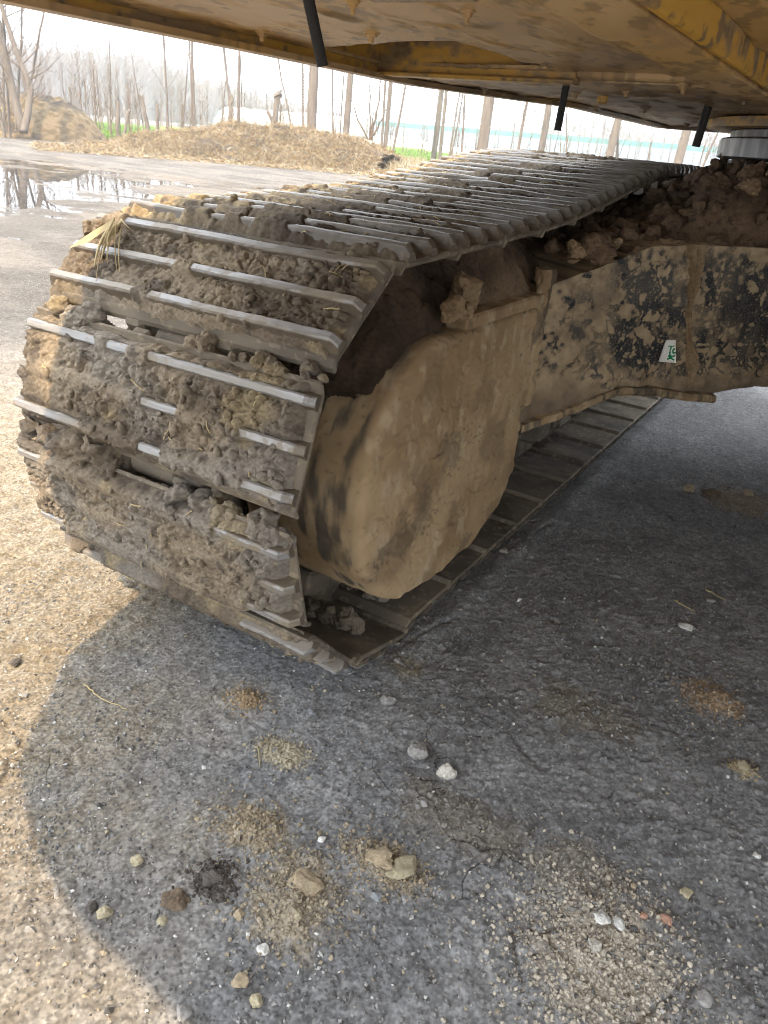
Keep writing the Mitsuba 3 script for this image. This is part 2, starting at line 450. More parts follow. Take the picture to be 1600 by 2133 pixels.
def ground_z(x, y):
    p = np.stack([x, y, 0 * x], -1)
    near = np.exp(-np.maximum(np.hypot(x - 0.2, y + 0.2) - 1.2, 0) / 1.5)
    z = base_z(x, y)
    z = z + 0.008 * (fbm(p * 7, 3, 11) - 0.5)
    crumb = fbm(p * 26, 3, 13)
    sun = np.clip((-x - 0.35) / 0.5, 0, 1)
    z = z + (0.0045 + 0.013 * sun) * (crumb - 0.5) + (0.0034 + 0.006 * sun) * (fbm(p * 85, 2, 17) - 0.5)
    z = z + near * 0.55 * lumps(np.stack([x, y], -1).reshape(-1, 2), 30000, 0.002, 0.007, (-1.3, -1.2), (1.2, 1.5), 5).reshape(x.shape)
    # shrinkage cracks
    g = np.random.default_rng(8)
    c = g.uniform((-0.6, -1.1), (1.1, 1.0), (90, 2))
    wv = np.stack([x + 0.05 * (fbm(p * 9, 3, 21) - 0.5), y + 0.05 * (fbm(p * 9 + 5, 3, 22) - 0.5)], -1).reshape(-1, 2)
    dd, _ = cKDTree(c).query(wv, k=2)
    e = (dd[:, 1] - dd[:, 0]).reshape(x.shape)
    m = np.clip((fbm(p * 3.1, 2, 31) - 0.46) * 8, 0, 1) * near * np.clip((fbm(p * 11, 2, 32) - 0.38) * 6, 0, 1)
    z = z - 0.009 * m * np.exp(-(e / 0.0030) ** 2)
    # crushed clod patches stand a little proud
    for (px, py, rx, ry, _) in PATCH[:11]:
        q = np.exp(-(((x - px) / rx) ** 2 + ((y - py) / ry) ** 2) * 1.3)
        z = z + q * (0.005 + 0.012 * (crumb - 0.4))
    # sides of the rut the track has pressed
    z = z + 0.012 * np.exp(-((x - 0.035) / 0.03) ** 2) * np.clip((y + 0.2) * 4, 0, 1) * np.clip((2.8 - y) * 2, 0, 1)
    return z


gx = axis(-0.85, 0.95, 0.0048, 1.03, 0.055, -13.5, 1.6, -420, 300)
gy = axis(-1.05, 0.85, 0.0048, 1.03, 0.055, -1.3, 12.0, -60, 700)
GX, GY = np.meshgrid(gx, gy, indexing="ij")
GZ = ground_z(GX, GY)
FAR = np.hypot(GX, GY)
GZ = np.where(FAR > 60, np.minimum(GZ, 0) * 0.2, GZ)
gm = M(np.stack([GX, GY, GZ], -1).reshape(-1, 3), gridfaces(len(gx), len(gy)))
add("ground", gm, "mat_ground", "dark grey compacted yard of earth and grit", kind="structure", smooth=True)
w = np.array([[-13.5, 2.0, WATER], [-4.8, 2.0, WATER], [-4.8, 9.8, WATER], [-13.5, 9.8, WATER]])
add("puddle_water", M(w, [[0, 1, 2], [0, 2, 3]]), "mat_water", "shallow bright puddles lying in the muddy yard", kind="structure")


def gz(x, y):
    return float(ground_z(np.array([[float(x)]]), np.array([[float(y)]]))[0, 0])


# grit and gravel
g = np.random.default_rng(3)
n1, n2 = 95000, 14000
gp = np.vstack([np.stack([g.uniform(-0.75, 0.95, n1), g.uniform(-1.0, 0.7, n1)], 1), np.stack([g.uniform(-2.4, 1.2, n2), g.uniform(-1.1, 2.6, n2)], 1)])
dens = fbm(np.c_[gp * 4, 0 * gp[:, :1]], 3, 40)
gp = gp[g.random(len(gp)) < np.clip((dens - 0.25) * 2.2, 0.15, 1)]
gr = 0.0011 + 0.0026 * g.random(len(gp)) ** 2.6
big = g.random(len(gp)) < 0.006
gr[big] = g.uniform(0.0035, 0.0065, big.sum())
gzv = ground_z(gp[:, :1], gp[:, 1:])[:, 0]
pm, k = pebbles(np.c_[gp, gzv + gr * 0.25], gr, 4, sub=-1)
pal = np.array([[0.115, 0.115, 0.115], [0.15, 0.148, 0.143], [0.24, 0.237, 0.23], [0.085, 0.083, 0.08], [0.27, 0.235, 0.18], [0.43, 0.43, 0.415]])
ci = g.choice(6, len(gp), p=[0.28, 0.32, 0.20, 0.10, 0.06, 0.04])
col = pal[ci] * g.uniform(0.75, 1.2, (len(gp), 1))
add("gravel", pm, "mat_vertex", "fine grey grit and small gravel strewn over the ground", "gravel", kind="stuff", color=np.repeat(col, k, 0))
# crushed tan clods
cp, cc, cr = [], [], []
for (px, py, rx, ry, kcol), n in zip(PATCH[:11], (4600, 900, 700, 500, 500, 700, 1500, 1000, 240, 700, 700)):
    q = g.normal(0, 0.55, (n, 2)) * (rx, ry) + (px, py)
    cp.append(q)
    cr.append(0.0009 + 0.0026 * g.random(n) ** 3.2)
    cc.append(np.array(kcol) * g.uniform(0.75, 1.25, (n, 1)))
cp, cr, cc = np.vstack(cp), np.concatenate(cr), np.vstack(cc)
pm, k = pebbles(np.c_[cp, ground_z(cp[:, :1], cp[:, 1:])[:, 0] + cr * 0.3], cr, 6, sub=0)
add("crumbled_soil", pm, "mat_vertex", "patches of crushed tan clods and crumbs on the grey ground", "soil", kind="stuff", color=np.repeat(np.clip(cc, 0, 1), k, 0))

STONES = [  # x, y, radius, colour, flatness, base name, label
    (0.073, -0.195, 0.017, "grey", 0.8, "soil_clod", "grey angular clod lying nearest the inner corner of the track"),
    (0.183, -0.273, 0.020, "grey", 0.8, "soil_clod", "rounded grey-brown clod, middle of three in a line below the track"),
    (0.244, -0.290, 0.019, "pale", 0.8, "soil_clod", "pale yellowish-grey clod, last of three in a line leading from the track"),
    (-0.022, -0.682, 0.013, "yellow", 0.75, "soil_clod", "rounded yellowish clod alone in the shade near the sunlit edge"),
    (0.064, -0.698, 0.020, "brown", 0.6, "soil_clod", "dark brown clod with a crack across it, in front of the crumbled dark heap"),
    (0.082, -0.647, 0.017, "dark", 0.4, "soil_clod", "blackish crumbled clod beside the brown cracked one"),
    (0.143, -0.665, 0.009, "tan", 0.9, "soil_clod", "small upright tan clod between the dark clods and the white stone"),
    (0.070, -0.724, 0.009, "yellow", 0.7, "soil_clod", "small yellow-tan crumb touching the front of the dark brown clod"),
    (0.195, -0.681, 0.010, "white", 0.6, "stone", "whitish grey flat stone on bare ground left of the long cracks"),
    (0.173, -0.793, 0.013, "grey", 0.75, "stone", "grey rounded stone at the bottom edge by the corner of the sunlight"),
    (0.200, -0.729, 0.011, "tan", 0.35, "soil_clod", "thin pale tan flake lying above the broken tan clod"),
    (0.229, -0.733, 0.011, "yellow", 0.7, "soil_clod", "split tan clod just below the thin pale flake"),
    (0.005, -0.760, 0.011, "yellow", 0.8, "soil_clod", "yellow clod catching the light right on the shadow edge"),
    (-0.016, -0.763, 0.011, "dark", 0.7, "stone", "dark stone touching the yellow clod on the shadow edge"),
    (0.530, -0.398, 0.017, "white", 0.5, "chalky_clod", "larger white chalky lump at the top of the big tan patch"),
    (0.551, -0.392, 0.013, "white", 0.5, "chalky_clod", "smaller white chalky lump right of the larger one"),
    (0.536, -0.443, 0.011, "pale", 0.5, "chalky_clod", "off-white lump in the middle of the big tan patch"),
    (0.604, -0.345, 0.010, "red", 0.6, "stone", "larger orange-red stone right of the white chalky lumps"),
    (0.575, -0.357, 0.007, "red", 0.6, "stone", "smaller red stone between the chalky lumps and the orange one"),
    (0.618, -0.283, 0.010, "yellow", 0.6, "soil_clod", "pale yellow crumbly clod above the orange-red stone"),
    (0.552, -0.319, 0.007, "tan", 0.6, "stone", "small round tan pebble above the red stones"),
    (0.669, -0.426, 0.012, "grey", 0.7, "stone", "square pale grey stone near the lower right corner"),
    (0.642, 0.021, 0.013, "yellow", 0.35, "soil_clod", "flattened yellow crumb patch alone on the right"),
    (0.690, -0.157, 0.008, "white", 0.6, "stone", "small white pebble near the right edge"),
    (-0.014, -0.301, 0.010, "blue", 0.9, "stone", "small dark pointed stone left of the three clods"),
    (0.244, -0.366, 0.008, "grey", 0.8, "stone", "light grey round pebble above the row of dark grit"),
    (0.158, -0.508, 0.007, "white", 0.8, "stone", "small white chip above the tan slab"),
    (0.187, -0.581, 0.034, "tan", 0.3, "soil_slab", "long tan slab of dry clay surrounded by its own crumbs"),
    (0.245, -0.492, 0.022, "tan", 0.3, "soil_slab", "left half of the cracked flat tan clod"),
    (0.278, -0.482, 0.022, "yellow", 0.3, "soil_slab", "right half of the cracked flat tan clod"),
    (0.469, 0.405, 0.018, "white", 0.4, "stone", "white flat stone in the shade far right"),
    (0.491, 0.557, 0.013, "grey", 0.5, "stone", "greyish fragment beside the pale twig on the right"),
    (0.301, 1.223, 0.022, "tan", 0.7, "soil_clod", "brown clod far back beyond the machine leg, left of two"),
    (0.364, 1.232, 0.025, "brown", 0.5, "soil_clod", "darker brown clod far back beyond the machine leg, right of two"),
    (0.462, 1.320, 0.020, "tan", 0.5, "soil_clod", "tan clod far back near the right edge"),
    (0.206, -0.627, 0.008, "yellow", 0.8, "soil_clod", "small olive-tan crumb below the long tan slab"),
    (0.269, -0.537, 0.010, "blue", 0.6, "stone", "smooth blue-grey stone between the two tan slabs"),
    (0.015, 0.452, 0.016, "pale", 0.5, "soil_clod", "pale crumbled clod against the inner edge of the lower track"),
    (0.03, -0.085, 0.010, "grey", 0.8, "stone", "grey pebble close under the front corner of the track"),
    (-0.521, -0.516, 0.014, "dark", 0.6, "soil_clod", "dark clod out in the sunlit ground at the left edge"),
]
for i, (x, y, r, c, fl, nm, lab) in enumerate(STONES):
    r *= 0.88
    m = clod(r, 100 + i, sub=4 if r > 0.012 else 3, rough=0.42 if nm != "stone" else 0.22, flat=fl, facet=9 if nm == "stone" else 6)
    m.apply_translation((x, y, gz(x, y) + r * fl * 0.3))
    add(name(nm), m, "mat_stone_" + c, lab, "clod" if "clod" in nm or "slab" in nm else "stone", smooth=28 if nm == "stone" else True)


def straw(base, pts, w, lab, mt="mat_straw"):
    ps = np.array(pts, float)
    t = np.linspace(0, 1, len(ps))
    tt = np.linspace(0, 1, 14)
    q = np.stack([np.interp(tt, t, ps[:, i]) for i in range(3)], 1)
    q[1:-1] += np.random.default_rng(len(lab)).normal(0, w * 0.6, (12, 3))
    m = tube(q, w * (1 - 0.4 * tt), 5)
    add(name(base), m, mt, lab, base.split("_")[-1], smooth=True)


def gpt(x, y, h=0.003):
    return (x, y, gz(x, y) + h)


straw("dry_straw", [gpt(-0.37, -0.487), gpt(-0.32, -0.492), gpt(-0.265, -0.485)], 0.0016, "pale straw lying in the shade near the sunlit edge, left of the track shadow")  # thin strip added to stand in for a sliver of sunlight
straw("dry_straw", [gpt(-0.03, -0.40), gpt(-0.035, -0.42), gpt(-0.005, -0.45)], 0.0012, "thin curved white root fibre beside the pale earth patch")
straw("pale_twig", [gpt(0.42, 0.50, 0.004), gpt(0.47, 0.48, 0.005)], 0.0020, "pale twig lying in the shade on the right")
straw("dry_straw", [gpt(0.47, 0.6, 0.006), gpt(0.52, 0.575, 0.005)], 0.0018, "light splinter beside the greyish fragment on the right")

# ------------------------------------------------------------------ excavator: crawler track
EX = "excavator"
tag(EX, "muddy yellow crawler excavator seen from below at the end of one track", "excavator")
C0, RIN, PITCH = np.array([0.0, 0.383]), 0.371, 0.186
PROF = np.array([[-0.2, .762], [-0.12, .767], [0.025, .774], [0.14, .778], [0.33, .788], [0.44, .793], [0.57, .803], [0.69, .817], [0.81, .832], [0.95, .851], [1.06, .868], [1.2, .884],
                 [1.33, .897], [1.5, .904], [1.8, .902], [2.2, .880], [2.6, .848], [3.0, .812], [3.3, .79]])
TIP = 0.036


def topz(y):
    return np.interp(y, PROF[:, 0], PROF[:, 1])


SHOES = []     # (name, y, z, outward angle)
th = {"Y": 93.0, "Z": 128.5, "A": 161.0, "B": 193.0, "C": 225.0, "D": 256.5}
for k_, t_ in th.items():
    n_ = np.array([math.cos(math.radians(t_)), math.sin(math.radians(t_))])
    if k_ == "Y":
        SHOES.append((k_, -0.05, 0.771 - TIP, 92.7))
    else:
        c_ = C0 + n_ * RIN
        SHOES.append((k_, c_[0], c_[1] + (0.006 if k_ == "D" else 0), t_))
for i in range(17):
    y_ = 0.134 + i * PITCH
    sl = (topz(y_ + 0.07) - topz(y_ - 0.07)) / 0.14
    SHOES.append((f"T{i}", y_, topz(y_) - TIP * math.cos(math.atan(sl)), 90 + math.degrees(math.atan(sl))))
for i in range(18):
    SHOES.append((f"G{i}", 0.092 + i * 0.1843, 0.035, 270.0))
CI = np.array([3.28, 0.41])
for i, t_ in enumerate((58, 26, -6, -38, -70)):
    n_ = np.array([math.cos(math.radians(t_)), math.sin(math.radians(t_))])
    SHOES.append((f"I{i}", *(CI + n_ * 0.37), t_))

BARS = (-0.068, 0.0, 0.068)


def frame(y, z, ang):
    """columns: width (x), along the track, outward; and the origin at the middle of the plate's inner face"""
    n_ = np.array([0, math.cos(math.radians(ang)), math.sin(math.radians(ang))])
    t_ = np.array([0, n_[2], -n_[1]])
    return np.stack([[1.0, 0, 0], t_, n_], 1), np.array([-0.3, y, z])


def place(m, F):
    R, o = F
    return M(np.asarray(m.vertices) @ R.T + o, m.faces if np.linalg.det(R) > 0 else m.faces[:, ::-1])


def prism_x(poly, x0, x1, bev=0.003):
    """extrude a (t, n) outline along the width, with a small bevel at both ends"""
    P_ = np.asarray(poly, float)
    c = P_.mean(0)
    ins = sg.Polygon(P_).buffer(-bev, join_style="mitre")
    Q = np.array(ins.exterior.coords)[:-1]
    if len(Q) != len(P_):
        Q = c + (P_ - c) * 0.9
    else:
        if sg.Polygon(P_).exterior.is_ccw != ins.exterior.is_ccw:
            Q = Q[::-1]
        Q = np.roll(Q, -int(np.argmin(np.linalg.norm(Q - P_[0], axis=1))), axis=0)
    rings = [(x0, Q), (x0 + bev, P_), (x1 - bev, P_), (x1, Q)]
    v = np.vstack([np.c_[np.full(len(r), x), r] for x, r in rings])
    f = gridfaces(4, len(P_), closed=True)
    tri = trimesh.creation.triangulate_polygon(sg.Polygon(Q), engine="earcut")
    idx = cKDTree(Q).query(tri[0])[1]
    cap = idx[tri[1]]
    f = np.vstack([f, cap[:, ::-1], cap + 3 * len(P_)])
    m = M(v, f)
    trimesh.repair.fix_normals(m)
    return m


PLATE = prism_x([(-0.099, -0.008), (-0.094, -0.009), (-0.085, 0.0), (0.08, 0.0), (0.09, 0.006), (0.0975, 0.012), (0.094, 0.0165), (0.084, 0.011), (0.074, 0.010), (-0.088, 0.010), (-0.097, 0.0)], -0.3, 0.3, 0.003)


def grouser_mesh(i, seed):
    g_ = np.random.default_rng(seed)
    t0 = BARS[i]
    xs = np.concatenate([[-0.3, -0.297, -0.290], np.linspace(-0.278, 0.278, 60), [0.290, 0.297, 0.3]])
    end = np.minimum(1, np.maximum(0.45, (0.3 - np.abs(xs)) / 0.010 * 0.55 + 0.45))
    wear = 0.0035 * (fbm(np.c_[xs * 9, xs * 0 + seed, xs * 0], 3, 50) - 0.5) * 2 - 0.0015
    h = 0.0095 + (TIP - 0.0095 + wear) * end
    sec = [(-0.0125, 0.0), (-0.0092, 0.42), (-0.0072, 0.86), (-0.0048, 1.0), (0.0048, 1.0), (0.0074, 0.86), (0.0094, 0.42), (0.0125, 0.0)]
    v = np.array([[x, t0 + s[0] + 0.0012 * (g_.random() - 0.5), 0.0095 + (hh - 0.0095) * s[1]] for x, hh in zip(xs, h) for s in sec])
    f = gridfaces(len(xs), len(sec))
    k = len(sec)
    e = (len(xs) - 1) * k
    for j in range(1, k - 1):
        f = np.vstack([f, [[0, j, j + 1]], [[e, e + j + 1, e + j]]])
    uv_ = np.array([[x, s[1]] for x, hh in zip(xs, h) for s in sec])
    return M(v, f), uv_


LINK = []
for sx in (-0.085, 0.085):
    LINK.append(cbox((sx - 0.02 + 0.012 * (1 if sx > 0 else -1), -0.105, -0.085), (sx + 0.02 + 0.012 * (1 if sx > 0 else -1), 0.02, -0.002), 0.006))
    LINK.append(cbox((sx - 0.02 - 0.014 * (1 if sx > 0 else -1), -0.01, -0.085), (sx + 0.02 - 0.014 * (1 if sx > 0 else -1), 0.105, -0.002), 0.006))
LINK.append(cyl((-0.05, 0.093, -0.042), (0.05, 0.093, -0.042), 0.03, 20))
LINK.append(cyl((-0.125, 0.093, -0.042), (0.125, 0.093, -0.042), 0.02, 16))
LINK = cat(LINK)

# where each bar of the near shoes shows bare steel (fractions of its length from the outer end)
BARE = {"Y": ([(0, .25), (.33, .40), (.45, .51), (.62, 1)], [(.2, .27), (.58, 1)], [(.1, .16), (.3, .36), (.66, 1)]),
        "Z": ([(.13, 1)], [(.0, .42), (.47, 1)], [(.0, .35), (.40, 1)]),
        "A": ([(.0, .30), (.34, .42), (.48, 1)], [(.0, .04), (.50, .62), (.82, 1)], [(.0, .30), (.52, .60), (.86, 1)]),
        "B": ([(.0, .12), (.77, 1)], [(.0, .07), (.9, 1)], [(.0, .14), (.84, 1)]),
        "C": ([(.1, .2), (.75, 1)], [(.0, .1), (.3, .36)], [(0, 1)]),
        "D": ([(.1, .2), (.8, 1)], [(.5, .6)], [(.7, 1)])}


def mud_on_shoe(key, seed, res, level, amp, bare, edge=0.090, lefts=0.0, gap=None):
    nx, nt = int(0.63 / res), int(0.204 / res)
    X, Tt = np.meshgrid(np.linspace(-0.322, 0.309, nx), np.linspace(-0.102, 0.102, nt), indexing="ij")
    # along the track, "first bar" of the lists is the lower / nearer one: t = +0.068 at the near end
    P_ = np.stack([X, Tt, np.full_like(X, seed * 3.7)], -1)
    n1 = fbm(P_ * 13, 3, 60) - 0.5
    n2 = fbm(P_ * 48, 3, 61) - 0.5
    n3 = fbm(P_ * 170, 2, 62) - 0.5
    lp = lumps(np.stack([X, Tt], -1).reshape(-1, 2), 2600, 0.0015, 0.008, (-0.33, -0.11), (0.31, 0.11), seed).reshape(X.shape)
    gc_ = np.random.default_rng(seed + 70)
    cc_ = gc_.uniform((-0.34, -0.12), (0.33, 0.12), (420, 2))
    wq = np.stack([X + 0.016 * n2, Tt + 0.016 * np.roll(n2, 37, 0)], -1).reshape(-1, 2)
    dq, iq = cKDTree(cc_).query(wq, k=2)
    slab_h = gc_.normal(0, 0.0032, 420)[iq[:, 0]].reshape(X.shape)
    crack = np.exp(-(((dq[:, 1] - dq[:, 0]).reshape(X.shape)) / 0.0028) ** 2)
    fl_ = np.clip((n1 + 0.2) * 6, 0, 1)
    h = level + amp * (1.2 * n1 + 0.4 * n2) + 0.0068 * n3 + fl_ * (0.8 * slab_h - 0.0048 * crack) + 0.17 * lp * (1 - 0.6 * fl_)
    u = (X + 0.3) / 0.6 + 0.05 * n2
    for b, iv in zip(BARS, bare):
        near = np.exp(-((Tt - b) / 0.0135) ** 4)
        onbar = np.zeros_like(X)
        for (a0, a1) in iv:
            a0 = a0 - 0.2 if a0 <= 0.001 else a0
            a1 = a1 + 0.2 if a1 >= 0.999 else a1
            onbar = np.maximum(onbar, np.clip((u - a0) / 0.012, 0, 1) * np.clip((a1 - u) / 0.012, 0, 1))
        low = np.minimum(h, TIP - (0.0062 if key[0] == 'T' else 0.011) + 0.010 * n2)
        high = np.maximum(h, TIP + 0.0025 + 0.006 * n1 + 0.3 * lp)
        h = h * (1 - near) + near * (low * onbar + high * (1 - onbar))
    ex = np.minimum(np.clip((0.309 - X - 0.020 - 0.03 * n1) / 0.02, 0, 1), np.clip((X + 0.322 - 0.03 - 0.09 * n1 - 0.03 * n2 + lefts) / 0.018, 0, 1))
    et = np.clip((edge + 0.012 * n1 + 0.016 * n2 - np.abs(Tt)) / 0.012, 0, 1)
    h = h * np.minimum(ex, et) ** 0.6
    if gap is not None:
        h = h * gap(u, Tt)
    keep = h > 0.0065
    v = np.stack([X + 0.0035 * n2, Tt + 0.002 * n3, np.maximum(h, 0.003)], -1).reshape(-1, 3)
    return compact(M(v, gridfaces(nx, nt, keep))), (X, Tt, h)


STRAWS = []
rng = np.random.default_rng(77)
for idx, (key, y, z, ang) in enumerate(SHOES):
    F = frame(y, z, ang)
    sk = name(EX + "__track_shoe")
    scene[sk] = mikit.ply(place(PLATE, F), "mat_shoe", smooth=25)
    for i in range(3):
        order = i
        gm_, guv = grouser_mesh(order, idx * 3 + i)
        scene[name(sk + "__grouser")] = mikit.ply(place(gm_, F), "mat_worn", smooth=False, uv=guv)
    scene[sk + "__track_link"] = mikit.ply(place(LINK, F), "mat_shoe", smooth=30)
    if key in BARE:
        # the t axis points from the near end over the top; bar lists go from the far/upper bar to the lower one on the arc
        bl = BARE[key]
        bars = bl if key != "Y" else bl[::-1]
        lev = {"Y": 0.026, "Z": 0.025, "A": 0.0345, "B": 0.0365, "C": 0.028, "D": 0.024}[key]
        bars = bars[::-1]
        m_, (X_, T_, h_) = mud_on_shoe(key, 10 + idx, 0.0021 if key in 'ZAB' else 0.0028, lev, {"Y": 0.009, "Z": 0.013}.get(key, 0.010), bars, lefts=0.012 if key in "YZB" else 0.0)
        ps = []
        npb = {"Z": 420, "A": 520, "B": 300, "C": 150}.get(key, 80)
        pick = rng.choice(h_.size, npb * 3, p=(h_.clip(0).ravel() * (X_.ravel() + 0.38) ** 2) / (h_.clip(0).ravel() * (X_.ravel() + 0.38) ** 2).sum())
        pick = pick[h_.ravel()[pick] > 0.02][:npb]
        rr = 0.0014 + 0.0078 * rng.random(len(pick)) ** 6
        for j in rng.choice(pick, min(16, len(pick))):
            STRAWS.append((F, X_.ravel()[j], T_.ravel()[j], h_.ravel()[j]))
        pb, _ = pebbles(np.stack([X_.ravel()[pick], T_.ravel()[pick], h_.ravel()[pick] + rr * 0.2], 1), rr, 300 + idx, sub=1, flat=0.9, jit=0.1)
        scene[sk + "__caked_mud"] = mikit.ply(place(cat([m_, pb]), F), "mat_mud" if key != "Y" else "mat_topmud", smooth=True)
    elif key[0] == "G" and int(key[1:]) <= 9:
        nx, nt = 110, 40
        Xi, Ti = np.meshgrid(np.linspace(-0.25, 0.292, nx), np.linspace(-0.084, 0.078, nt), indexing="ij")
        Pi_ = np.stack([Xi, Ti, np.full_like(Xi, idx * 2.3)], -1)
        hi = 0.05 * (fbm(Pi_ * 10, 4, 65) - 0.52) + 0.02 * np.exp(-((Xi + 0.05) / 0.16) ** 2) - 0.012 + 0.006 * (fbm(Pi_ * 60, 2, 66) - 0.5)
        hi = np.minimum(hi, 0.03)
        mi_ = compact(M(np.stack([Xi, Ti, -hi], -1).reshape(-1, 3), gridfaces(nx, nt, hi > 0.0)[:, ::-1]))
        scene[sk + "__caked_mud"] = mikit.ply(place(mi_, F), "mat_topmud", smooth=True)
    elif key[0] == "T" and int(key[1:]) <= 9:
        k_ = int(key[1:])
        bl = []
        for b in range(3):
            a = rng.uniform(0.22, 0.5)
            iv = [(0, a), (a + rng.uniform(0.05, 0.25), 1)] if rng.random() < 0.7 else [(0, 1)]
            if k_ < 2 and b != 0:
                iv = [(0.12 * k_, 0.12 * k_ + 0.12), (rng.uniform(0.45, 0.65), 1)]
            bl.append(iv)
        m_, (X_, T_, h_) = mud_on_shoe(key, 10 + idx, 0.0038, 0.0315, 0.006, bl, edge=0.086, gap=lambda u, t, q=rng.uniform(0.8, 1.0): np.clip(1.1 - 0.35 * np.clip((u - 0.86 * q) / 0.12, 0, 1), 0, 1))
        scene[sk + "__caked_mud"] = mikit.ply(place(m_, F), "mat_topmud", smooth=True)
        ok = np.flatnonzero((h_.ravel() > 0.02))
        for j in rng.choice(ok, 14):
            STRAWS.append((F, X_.ravel()[j], T_.ravel()[j], h_.ravel()[j]))
bits = []
for (R_, o_), x_, t_, h_ in STRAWS:
    a = rng.uniform(0, np.pi)
    L_ = rng.uniform(0.004, 0.014)
    c_ = np.array([x_, t_, h_ + 0.002])
    d_ = np.array([math.cos(a), math.sin(a) * 0.8, rng.normal(0.05, 0.2)]) * L_
    k_ = np.array([0, 0, 0.15 * L_])
    bits.append(tube((np.array([c_ - d_, c_ + k_, c_ + d_])) @ R_.T + o_, rng.uniform(0.0005, 0.0011), 4))
add(EX + "__straw_bits", cat(bits), "mat_straw", "bits of chopped straw stuck in the mud on the track", kind="stuff")

# lumps of mud hanging between the shoes at the near end, and crumbs over the top run
def hang(x0, x1, y, z, r, n, seed, mt="mat_mud"):
    g_ = np.random.default_rng(seed)
    ms = []
    for k in range(n):
        m = clod(r * g_.uniform(0.5, 1.2), seed * 50 + k, sub=3, rough=0.5, flat=0.9)
        m.apply_translation((g_.uniform(x0, x1), y + g_.normal(0, r * 0.4), z + g_.normal(0, r * 0.4)))
        ms.append(m)
    return cat(ms)


sets = [hang(-0.60, -0.53, -0.215, 0.715, 0.016, 8, 1), hang(-0.60, -0.44, -0.325, 0.60, 0.018, 16, 2), hang(-0.28, 0.0, -0.325, 0.605, 0.014, 14, 3),
        hang(-0.58, -0.36, -0.385, 0.40, 0.022, 22, 4), hang(-0.22, -0.01, -0.385, 0.385, 0.02, 20, 5), hang(-0.5, -0.05, -0.30, 0.16, 0.018, 16, 6), hang(-0.2, -0.05, -0.10, 0.055, 0.018, 26, 9), hang(-0.22, -0.07, 0.03, 0.05, 0.013, 22, 10)]
add(EX + "__mud_lumps", cat(sets), "mat_mud", kind="stuff", smooth=True)

# sprocket, rollers, idler, track frame
ang_ = np.linspace(0, 2 * np.pi, 21 * 8, endpoint=False)
rad_ = 0.315 + 0.022 * np.clip(np.cos(ang_ * 21) * 1.6, -1, 1)
spk = sg.Polygon(np.c_[C0[0] + rad_ * np.cos(ang_), C0[1] + rad_ * np.sin(ang_)])
m = trimesh.creation.extrude_polygon(spk, 0.055, engine="earcut")
m.apply_transform(np.array([[0, 0, 1, -0.3275], [1, 0, 0, 0], [0, 1, 0, 0], [0, 0, 0, 1.0]]))
add(EX + "__drive_sprocket", m, "mat_shoe", smooth=30)
for i in range(7):
    y_ = 0.62 + i * 0.36
    m = cat([cyl((-0.42, y_, 0.19), (-0.18, y_, 0.19), 0.07, 24), cyl((-0.37, y_, 0.19), (-0.34, y_, 0.19), 0.095, 24), cyl((-0.26, y_, 0.19), (-0.23, y_, 0.19), 0.095, 24),
             cbox((-0.185, y_ - 0.06, 0.12), (-0.11, y_ + 0.06, 0.28), 0.01), cbox((-0.48, y_ - 0.06, 0.12), (-0.42, y_ + 0.06, 0.28), 0.01)])
    add(name(EX + "__track_roller"), m, "mat_shoe", smooth=30)
add(EX + "__idler_wheel", cat([cyl((-0.40, 3.28, 0.41), (-0.2, 3.28, 0.41), 0.26, 40), cyl((-0.345, 3.28, 0.41), (-0.255, 3.28, 0.41), 0.29, 40)]), "mat_shoe", smooth=30)
m = cyl((-0.4, 1.55, 0.74), (-0.18, 1.55, 0.74), 0.07, 24)
add(EX + "__carrier_roller", m, "mat_shoe", smooth=30)
add(EX + "__track_frame", cat([cbox((-0.47, 0.3, 0.26), (-0.13, 3.05, 0.60), 0.03), cbox((-0.36, 1.45, 0.58), (-0.24, 1.65, 0.7), 0.01)]), "mat_guard", smooth=20)

# ------------------------------------------------------------------ travel motor guard
def loop(pts, n):
    p = np.vstack([pts, pts[:1]])
    d = np.r_[0, np.cumsum(np.linalg.norm(np.diff(p, axis=0), axis=1))]
    t = np.linspace(0, d[-1], n, endpoint=False)
    return np.stack([np.interp(t, d, p[:, i]) for i in range(2)], 1)


arc = [(0.045 + 0.258 * math.cos(a), 0.352 + 0.258 * math.sin(a)) for a in np.radians(np.arange(104, 256, 4))]
gpts = np.array(arc + [(0.06, 0.094), (0.14, 0.088), (0.22, 0.092), (0.31, 0.108), (0.39, 0.138), (0.44, 0.18), (0.462, 0.25), (0.474, 0.35), (0.478, 0.6), (0.2, 0.608)])
GL = loop(gpts, 520)
for _ in range(6):
    GL = 0.5 * GL + 0.25 * (np.roll(GL, 1, 0) + np.roll(GL, -1, 0))
gc = np.array([0.14, 0.35])
S = np.concatenate([np.linspace(0.0, 0.93, 150), [0.945, 0.96, 0.972, 0.982, 0.99, 0.996, 1.0], np.full(56, 1.0)])
XD = np.concatenate([np.zeros(150), [-0.0005, -0.0015, -0.003, -0.0055, -0.0085, -0.012, -0.017], np.linspace(-0.021, -0.24, 56)])
v = np.empty((len(S), len(GL), 3))
v[..., 1:] = gc + S[:, None, None] * (GL - gc)[None]
v[..., 0] = XD[:, None]
q = v.copy()
n1 = fbm(q * 9, 4, 70) - 0.5
n2 = fbm(q * np.array([30, 60, 40]), 3, 71) - 0.5
n3 = np.maximum(fbm(q * 22 + 3, 4, 72) - 0.55, 0)
cap = (np.arange(len(S)) < 157)[:, None]
lp = lumps(v[..., 1:].reshape(-1, 2), 700, 0.002, 0.007, (-0.25, 0.05), (0.5, 0.65), 9).reshape(v.shape[:2])
